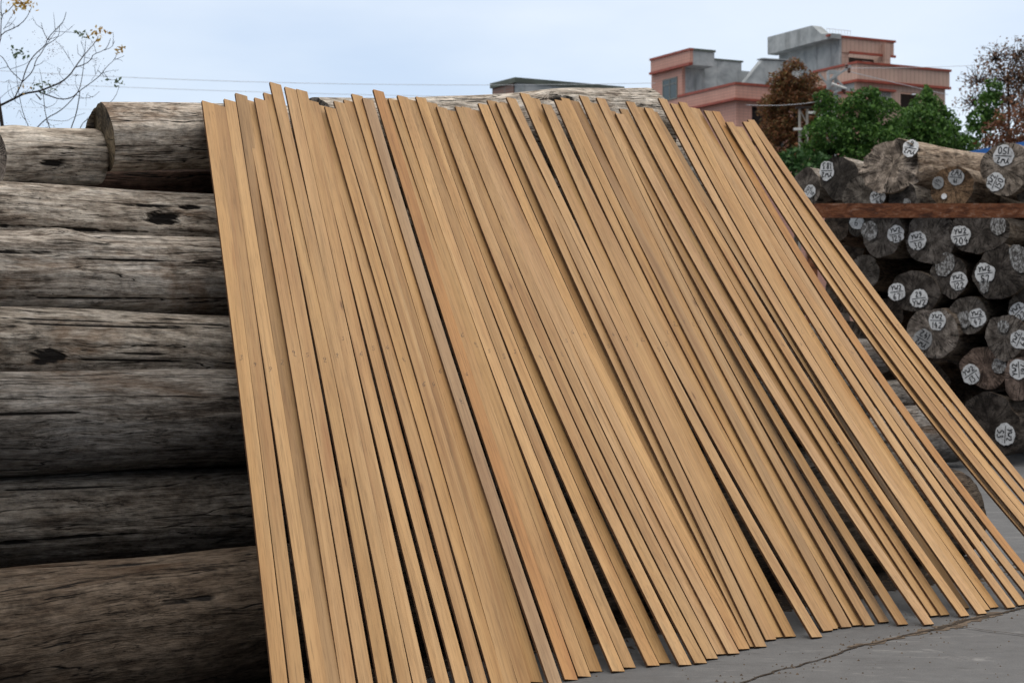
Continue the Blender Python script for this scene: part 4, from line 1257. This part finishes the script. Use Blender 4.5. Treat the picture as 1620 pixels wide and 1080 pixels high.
# rust coloured cypress
Yc_ = 64.
tree('rusty_cypress', 'rust brown autumn tree standing before the grey stair wall', 'tree', None, Yc_, 1256, [
    px_blob(1256, 110, 20, 18, Yc_), px_blob(1240, 130, 28, 22, Yc_), px_blob(1275, 132, 26, 22, Yc_), px_blob(1255, 155, 42, 26, Yc_, .8), px_blob(1290, 160, 28, 24, Yc_), px_blob(1228, 170, 32, 24, Yc_),
    px_blob(1265, 190, 48, 28, Yc_, .8), px_blob(1230, 205, 36, 26, Yc_), px_blob(1285, 215, 34, 26, Yc_), px_blob(1250, 232, 46, 26, Yc_, .8)],
    RUST, .058, 300, 15, .15, extra_twigs=5, shell=.2, aspect=2.4)
# brown twiggy trees at right
Yb = 58.
tree('brown_tree', 'tall twiggy half-bare tree with brown leaves against the sky at right', 'tree', None, Yb, 1600, [
    px_blob(1575, 95, 34, 30, Yb, 1, .30), px_blob(1610, 90, 36, 34, Yb, 1, .38), px_blob(1548, 130, 34, 30, Yb, 1, .26), px_blob(1590, 130, 38, 30, Yb, 1, .5), px_blob(1540, 165, 32, 26, Yb, 1, .22), px_blob(1625, 130, 36, 40, Yb, 1, .8), px_blob(1600, 165, 42, 32, Yb, 1, .7), px_blob(1640, 90, 36, 40, Yb, 1, .5)],
    DRY, .058, 190, 16, .13, extra_twigs=42, shell=.15)
tree('red_brown_tree', 'low reddish brown tree under the twiggy one at right', 'tree', None, 50., 1595, [
    px_blob(1592, 205, 40, 30, 50.), px_blob(1575, 235, 34, 22, 50.), px_blob(1620, 195, 34, 40, 50.), px_blob(1556, 240, 22, 18, 50.), px_blob(1610, 235, 40, 24, 50.)],
    REDB, .07, 100, 17, .12, extra_twigs=14, shell=.25)

# bare tree at left
def bare_tree():
    Y = 22.; K = Y / F
    rr = random.Random(5)
    base = at(12, 540, Y); base.z = 0
    root = empty('bare_tree', base)
    tag(root, 'bare tree with thin dark branches and a few yellow leaves behind the log stack', 'tree')
    m = MB()
    def P(x, y, d=0.0):      # zoom pixel -> local
        return at(x / 5.14, y / 5.14, Y + d) - base
    BR = [
     ([(-160, 930), (0, 860), (130, 795), (200, 760), (310, 745), (380, 720), (500, 670), (570, 610), (610, 550), (660, 480), (700, 430), (780, 340), (800, 295)], 15, 3, .3),
     ([(610, 550), (700, 520), (745, 480), (755, 445), (850, 410), (880, 370), (898, 315)], 6, 3, .5), ([(850, 410), (910, 385), (932, 335)], 4, 2.5, .6),
     ([(120, 795), (180, 670), (200, 600), (230, 520), (280, 445), (370, 370), (385, 320), (430, 265), (485, 210), (520, 170), (538, 100)], 8, 3, -.4),
     ([(180, 670), (270, 580), (290, 490), (340, 430), (370, 370), (440, 330), (480, 290), (485, 210)], 6, 3, -.2), ([(385, 320), (350, 250), (335, 185)], 4, 2.5, -.6),
     ([(-60, 430), (0, 450), (40, 490), (80, 570), (140, 625), (180, 665)], 4, 5, .2),
     ([(310, 745), (400, 780), (490, 810), (580, 800), (640, 745), (760, 660), (820, 610), (870, 540), (930, 490), (965, 400)], 8, 2.5, .4), ([(930, 490), (1010, 455)], 3, 2, .5),
     ([(180, 1230), (260, 1080), (380, 960), (480, 910), (560, 840), (640, 745), (665, 650), (685, 500), (697, 330)], 8, 2.5, -.7),
     ([(540, 1180), (575, 1050), (620, 930), (645, 790), (650, 740)], 8, 5, .8), ([(270, 1200), (240, 1050), (190, 930), (160, 800), (135, 640), (128, 480)], 6, 2, .6),
     ([(440, 1180), (410, 1060), (370, 940), (355, 800), (340, 640), (320, 560)], 7, 2, -.3), ([(600, 1180), (650, 1045), (680, 990), (780, 935), (870, 860), (940, 790), (970, 700)], 6, 2, .2),
     ([(380, 975), (540, 990), (600, 950), (690, 920)], 3, 2, .1), ([(-60, 500), (0, 340), (15, 270), (130, 225), (210, 160), (258, 60)], 8, 3, .1), ([(5, 300), (12, 120), (60, 100), (110, 40), (150, 10)], 7, 3, .5), ([(25, 245), (70, 175), (125, 80)], 3, 2, -.3),
     ([(640, 800), (750, 795), (810, 745)], 3, 2, .3), ([(12, 130), (5, 40), (20, -40)], 6, 4, .2), ([(500, 670), (420, 760), (330, 770)], 3, 2, 0), ([(330, 810), (290, 765)], 9, 5, 0),
     ([(600, 540), (560, 470), (550, 410)], 2.5, 1.5, .4), ([(560, 700), (490, 620), (470, 565)], 2.5, 1.5, .2), ([(640, 740), (610, 680), (620, 590)], 2.5, 1.5, -.5), ([(740, 660), (790, 590), (810, 530)], 2.5, 1.5, .3),
     ([(820, 600), (900, 575), (970, 570)], 2.5, 1.5, .5), ([(160, 850), (90, 800), (60, 740), (70, 660)], 3, 1.5, .5), ([(0, 800), (60, 745), (140, 700)], 3, 1.5, .6), ([(370, 880), (450, 850), (470, 800)], 2.5, 1.5, 0), ([(150, 770), (230, 740), (290, 640)], 2.5, 1.5, .3)]
    tips = []
    for pts, w0, w1, d in BR:
        n = len(pts)
        q = [P(x, y, d + .5 * math.sin(i * .6 + d * 3) * (i / n)) for i, (x, y) in enumerate(pts)]
        # smooth
        s = [q[0]]
        for i in range(n - 1): s += [q[i].lerp(q[i + 1], .25), q[i].lerp(q[i + 1], .75)]
        s.append(q[-1]); N = len(s)
        m.tube(s, [(w0 + (w1 - w0) * i / (N - 1)) / 5.14 * K * .72 for i in range(N)], 6)
        tips.append((q, d))
        # fine twigs
        for k in range(int(n * .35)):
            i = rr.randrange(n - 1); a = q[i].lerp(q[i + 1], rr.random())
            e = a + Vector((rr.gauss(.02, .12), rr.gauss(0, .1), rr.gauss(.10, .11)))
            m.tube([a, a.lerp(e, .5) + Vector((rr.gauss(0, .02), 0, rr.gauss(0, .02))), e], [.0045, .0032, .0020], 4)
            if rr.random() < .5:
                for _ in range(3):
                    f = e + Vector((rr.gauss(0, .05), rr.gauss(0, .05), rr.gauss(-.03, .05)))
                    m.tube([e, f], [.0018, .0012], 3)
    # trunk and feeders below the log stack top
    def lp_(x, y, d=0): return P(x, y, d)
    fork = P(60, 1500, .2)
    m.tube([(0, 0, -.05), (.02, .05, 1.2), fork.lerp(Vector((0, 0, 1.2)), .3), fork], [.11, .09, .08, .07], 8)
    for (x, y, d, r) in [(-160, 930, .3, .05), (180, 1230, -.7, .035), (540, 1180, .8, .03), (270, 1200, .6, .03), (440, 1180, -.3, .03), (600, 1180, .2, .03), (-60, 500, .1, .03), (-60, 430, .2, .02)]:
        e = P(x, y, d); m.tube([fork, fork.lerp(e, .5) + Vector((.03, 0, -.05)), e], [r * 1.4, r * .9, r * .45], 6)
    m.build('branches', M_TWIG, root, True)
    # leaves and dry berries
    pts, cols = [], []
    rs = np.random.RandomState(3)
    def cl(x, y, n, sx, sy): 
        c = P(x, y, .3); return np.array(c) + rs.normal(size=(n, 3)) * np.array([sx, sx, sy])
    leaf_cloud('yellow_leaves', np.concatenate([cl(165, 30, 60, .09, .055), cl(210, 40, 22, .05, .04), cl(795, 265, 26, .055, .03), cl(790, 340, 5, .02, .03), cl(985, 398, 14, .04, .02), cl(195, 715, 8, .04, .03)]), .034, [(.52, .33, .08), (.42, .25, .06), (.55, .40, .14)], root, 31, .2)
    leaf_cloud('green_leaves', np.concatenate([cl(110, 405, 8, .03, .03), cl(165, 445, 26, .07, .03), cl(355, 695, 34, .07, .05), cl(620, 265, 6, .03, .01), cl(695, 290, 12, .04, .03), cl(940, 665, 18, .07, .025)]), .032, [(.10, .15, .09), (.14, .19, .12)], root, 32, .2)
    bp = []
    for (x, y, n, s) in [(420, 370, 60, .09), (380, 300, 18, .08), (290, 320, 26, .08), (740, 430, 40, .07), (440, 410, 30, .06), (540, 500, 14, .05), (860, 600, 24, .06), (470, 650, 22, .07), (600, 740, 26, .08), (400, 830, 30, .1), (250, 960, 26, .08), (60, 880, 34, .12), (20, 480, 26, .07), (60, 300, 16, .06), (40, 130, 30, .08), (700, 740, 18, .07), (820, 490, 10, .04), (140, 690, 20, .06), (430, 590, 14, .06)]:
        bp.append(cl(x, y, n, s, s))
    leaf_cloud('dry_seed_clusters', np.concatenate(bp), .012, [(.16, .11, .10), (.22, .14, .12)], root, 33, 0, 1.2)
bare_tree()

# ------------------------------------------------------------------ power poles and wires
M_STEEL = simple('galvanised_steel', (.36, .38, .39), .5, .15, 10, .4)
M_POLE = simple('pole_concrete', (.30, .28, .25), .9, .2, 5)
M_INS = simple('brown_insulator', (.10, .035, .025), .35, .2)
M_WIRE = simple('power_wire', (.58, .61, .65), .6, .1)
def lattice(m, x0, z0, z1, w, step, r=.035):
    for sx in (-1, 1):
        for sy in (-1, 1): m.tube([(x0 + sx * w, sy * w, z0), (x0 + sx * w, sy * w, z1)], r, 4)
    z = z0; k = 0
    while z < z1 - .05:
        zz = min(z + step, z1); s = 1 if k % 2 else -1
        for y in (-w, w):
            m.tube([(x0 - s * w, y, z), (x0 + s * w, y, zz)], r * .7, 4); m.tube([(x0 - w, y, zz), (x0 + w, y, zz)], r * .7, 4)
        for x in (-w, w): m.tube([(x0 + x, -s * w, z), (x0 + x, s * w, zz)], r * .7, 4)
        z = zz; k += 1
def pole_a():
    Y = 72.
    b = at(1316, 540, Y); b.z = 0
    root = empty('lattice_power_pole', b)
    tag(root, 'grey steel lattice power pole with angled crossarms before the tan house', 'power pole')
    zt = at(1316, 113, Y).z
    m = MB(); lattice(m, 0, 0, zt, .15, .42, .05); m.build('mast', M_STEEL, root)
    for (u0, v0, u1, v1, yy) in [(1312, 128, 1344, 106, -.3), (1312, 140, 1294, 118, -.2), (1314, 131, 1330, 110, .25), (1312, 150, 1338, 141, -.3), (1318, 124, 1335, 140, -.2), (1310, 147, 1332, 152, .2)]:
        a = MB(); p, q = at(u0, v0, Y) - b, at(u1, v1, Y) - b; p.y = q.y = yy
        a.tube([p, q], .06, 4); a.build('crossarm', M_STEEL, root)
    for (u, v) in [(1337, 107), (1341, 113), (1331, 143), (1334, 146)]:
        i = MB(); p = at(u, v, Y) - b; p.y = -.3
        i.tube([p + Vector((0, 0, -.12)), p + Vector((0, 0, -.04)), p, p + Vector((0, 0, .05)), p + Vector((0, 0, .12))], [.03, .08, .05, .08, .03], 8); i.build('insulator', M_INS, root)
    i = MB(); p = at(1317, 137, Y) - b; p.y = -.35
    i.tube([p + Vector((-.1, 0, .05)), p + Vector((.5, 0, -.15))], [.07, .05], 6); i.build('street_lamp_arm', M_WHITE, root)
def pole_b():
    Y = 60.
    b = at(1271, 540, Y); b.z = 0
    root = empty('short_power_pole', b)
    tag(root, 'pale twin-post power pole with short white crossarms beside the green tree', 'power pole')
    zt = at(1271, 172, Y).z
    m = MB()
    for sx in (-.13, .13): m.tube([(sx, 0, 0), (sx, 0, zt)], .045, 6)
    z = 5.; k = 0
    while z < zt - .3:
        s = 1 if k % 2 else -1; m.tube([(-.13 * s, 0, z), (.13 * s, 0, z + .5)], .025, 4); z += .5; k += 1
    m.build('post', M_POLE, root)
    for (u0, u1, v) in [(1278, 1289, 179), (1255, 1268, 205)]:
        c = MB(); p, q = at(u0, v, Y) - b, at(u1, v, Y) - b
        c.box(p.x, q.x, -.16, -.06, p.z - .04, p.z + .04); c.build('crossarm', M_WHITE, root)
    c = MB()
    p, q, r_, s_ = [at(u, v, Y) - b for u, v in ((1292, 184), (1298, 190), (1296, 180), (1302, 186))]
    for a_, e_ in ((p, q), (q, s_), (s_, r_), (r_, p)): c.tube([a_ + Vector((0, -.1, 0)), e_ + Vector((0, -.1, 0))], .03, 4)
    c.build('bracket', M_WHITE, root)
    c = MB(); c.box(-.26, .26, -.1, .1, zt, zt + .07); c.build('cap', M_DARK, root)
pole_a(); pole_b()
def wire(label, px, Y0, Y1, r=.014):
    n = 40; pts = []
    us = [p[0] for p in px]; vv = [p[1] for p in px]
    co = np.polyfit(us, vv, min(2, len(px) - 1))
    for i in range(n + 1):
        u = us[0] + (us[-1] - us[0]) * i / n
        pts.append(at(u, float(np.polyval(co, u)), Y0 + (Y1 - Y0) * i / n))
    m = MB(); m.tube(pts, r, 5)
    tag(m.build('power_wire', M_WIRE, None, True), label, 'wire', 'overhead wires')
wire('upper of the thin overhead wires crossing the sky at left', [(-60, 109), (220, 122), (740, 136), (1036, 131)], 66., 72., .010)
wire('middle overhead wire crossing the sky at left', [(-60, 127), (220, 138), (500, 149), (1040, 156)], 66., 72., .009)
wire('lowest faint wire behind the bare tree', [(-60, 166), (160, 174), (420, 182)], 66., 70., .006)
wire('wire running right from the lattice pole in front of the tan house', [(1338, 112), (1420, 132), (1500, 150)], 71.6, 80., .014)
wire('wire leading away above the tan parapet towards the brown tree', [(1346, 108), (1440, 107), (1560, 103)], 72., 66., .009)
wire('low wire crossing in front of the rust brown tree', [(1180, 166), (1262, 165), (1300, 160)], 60., 60., .009)
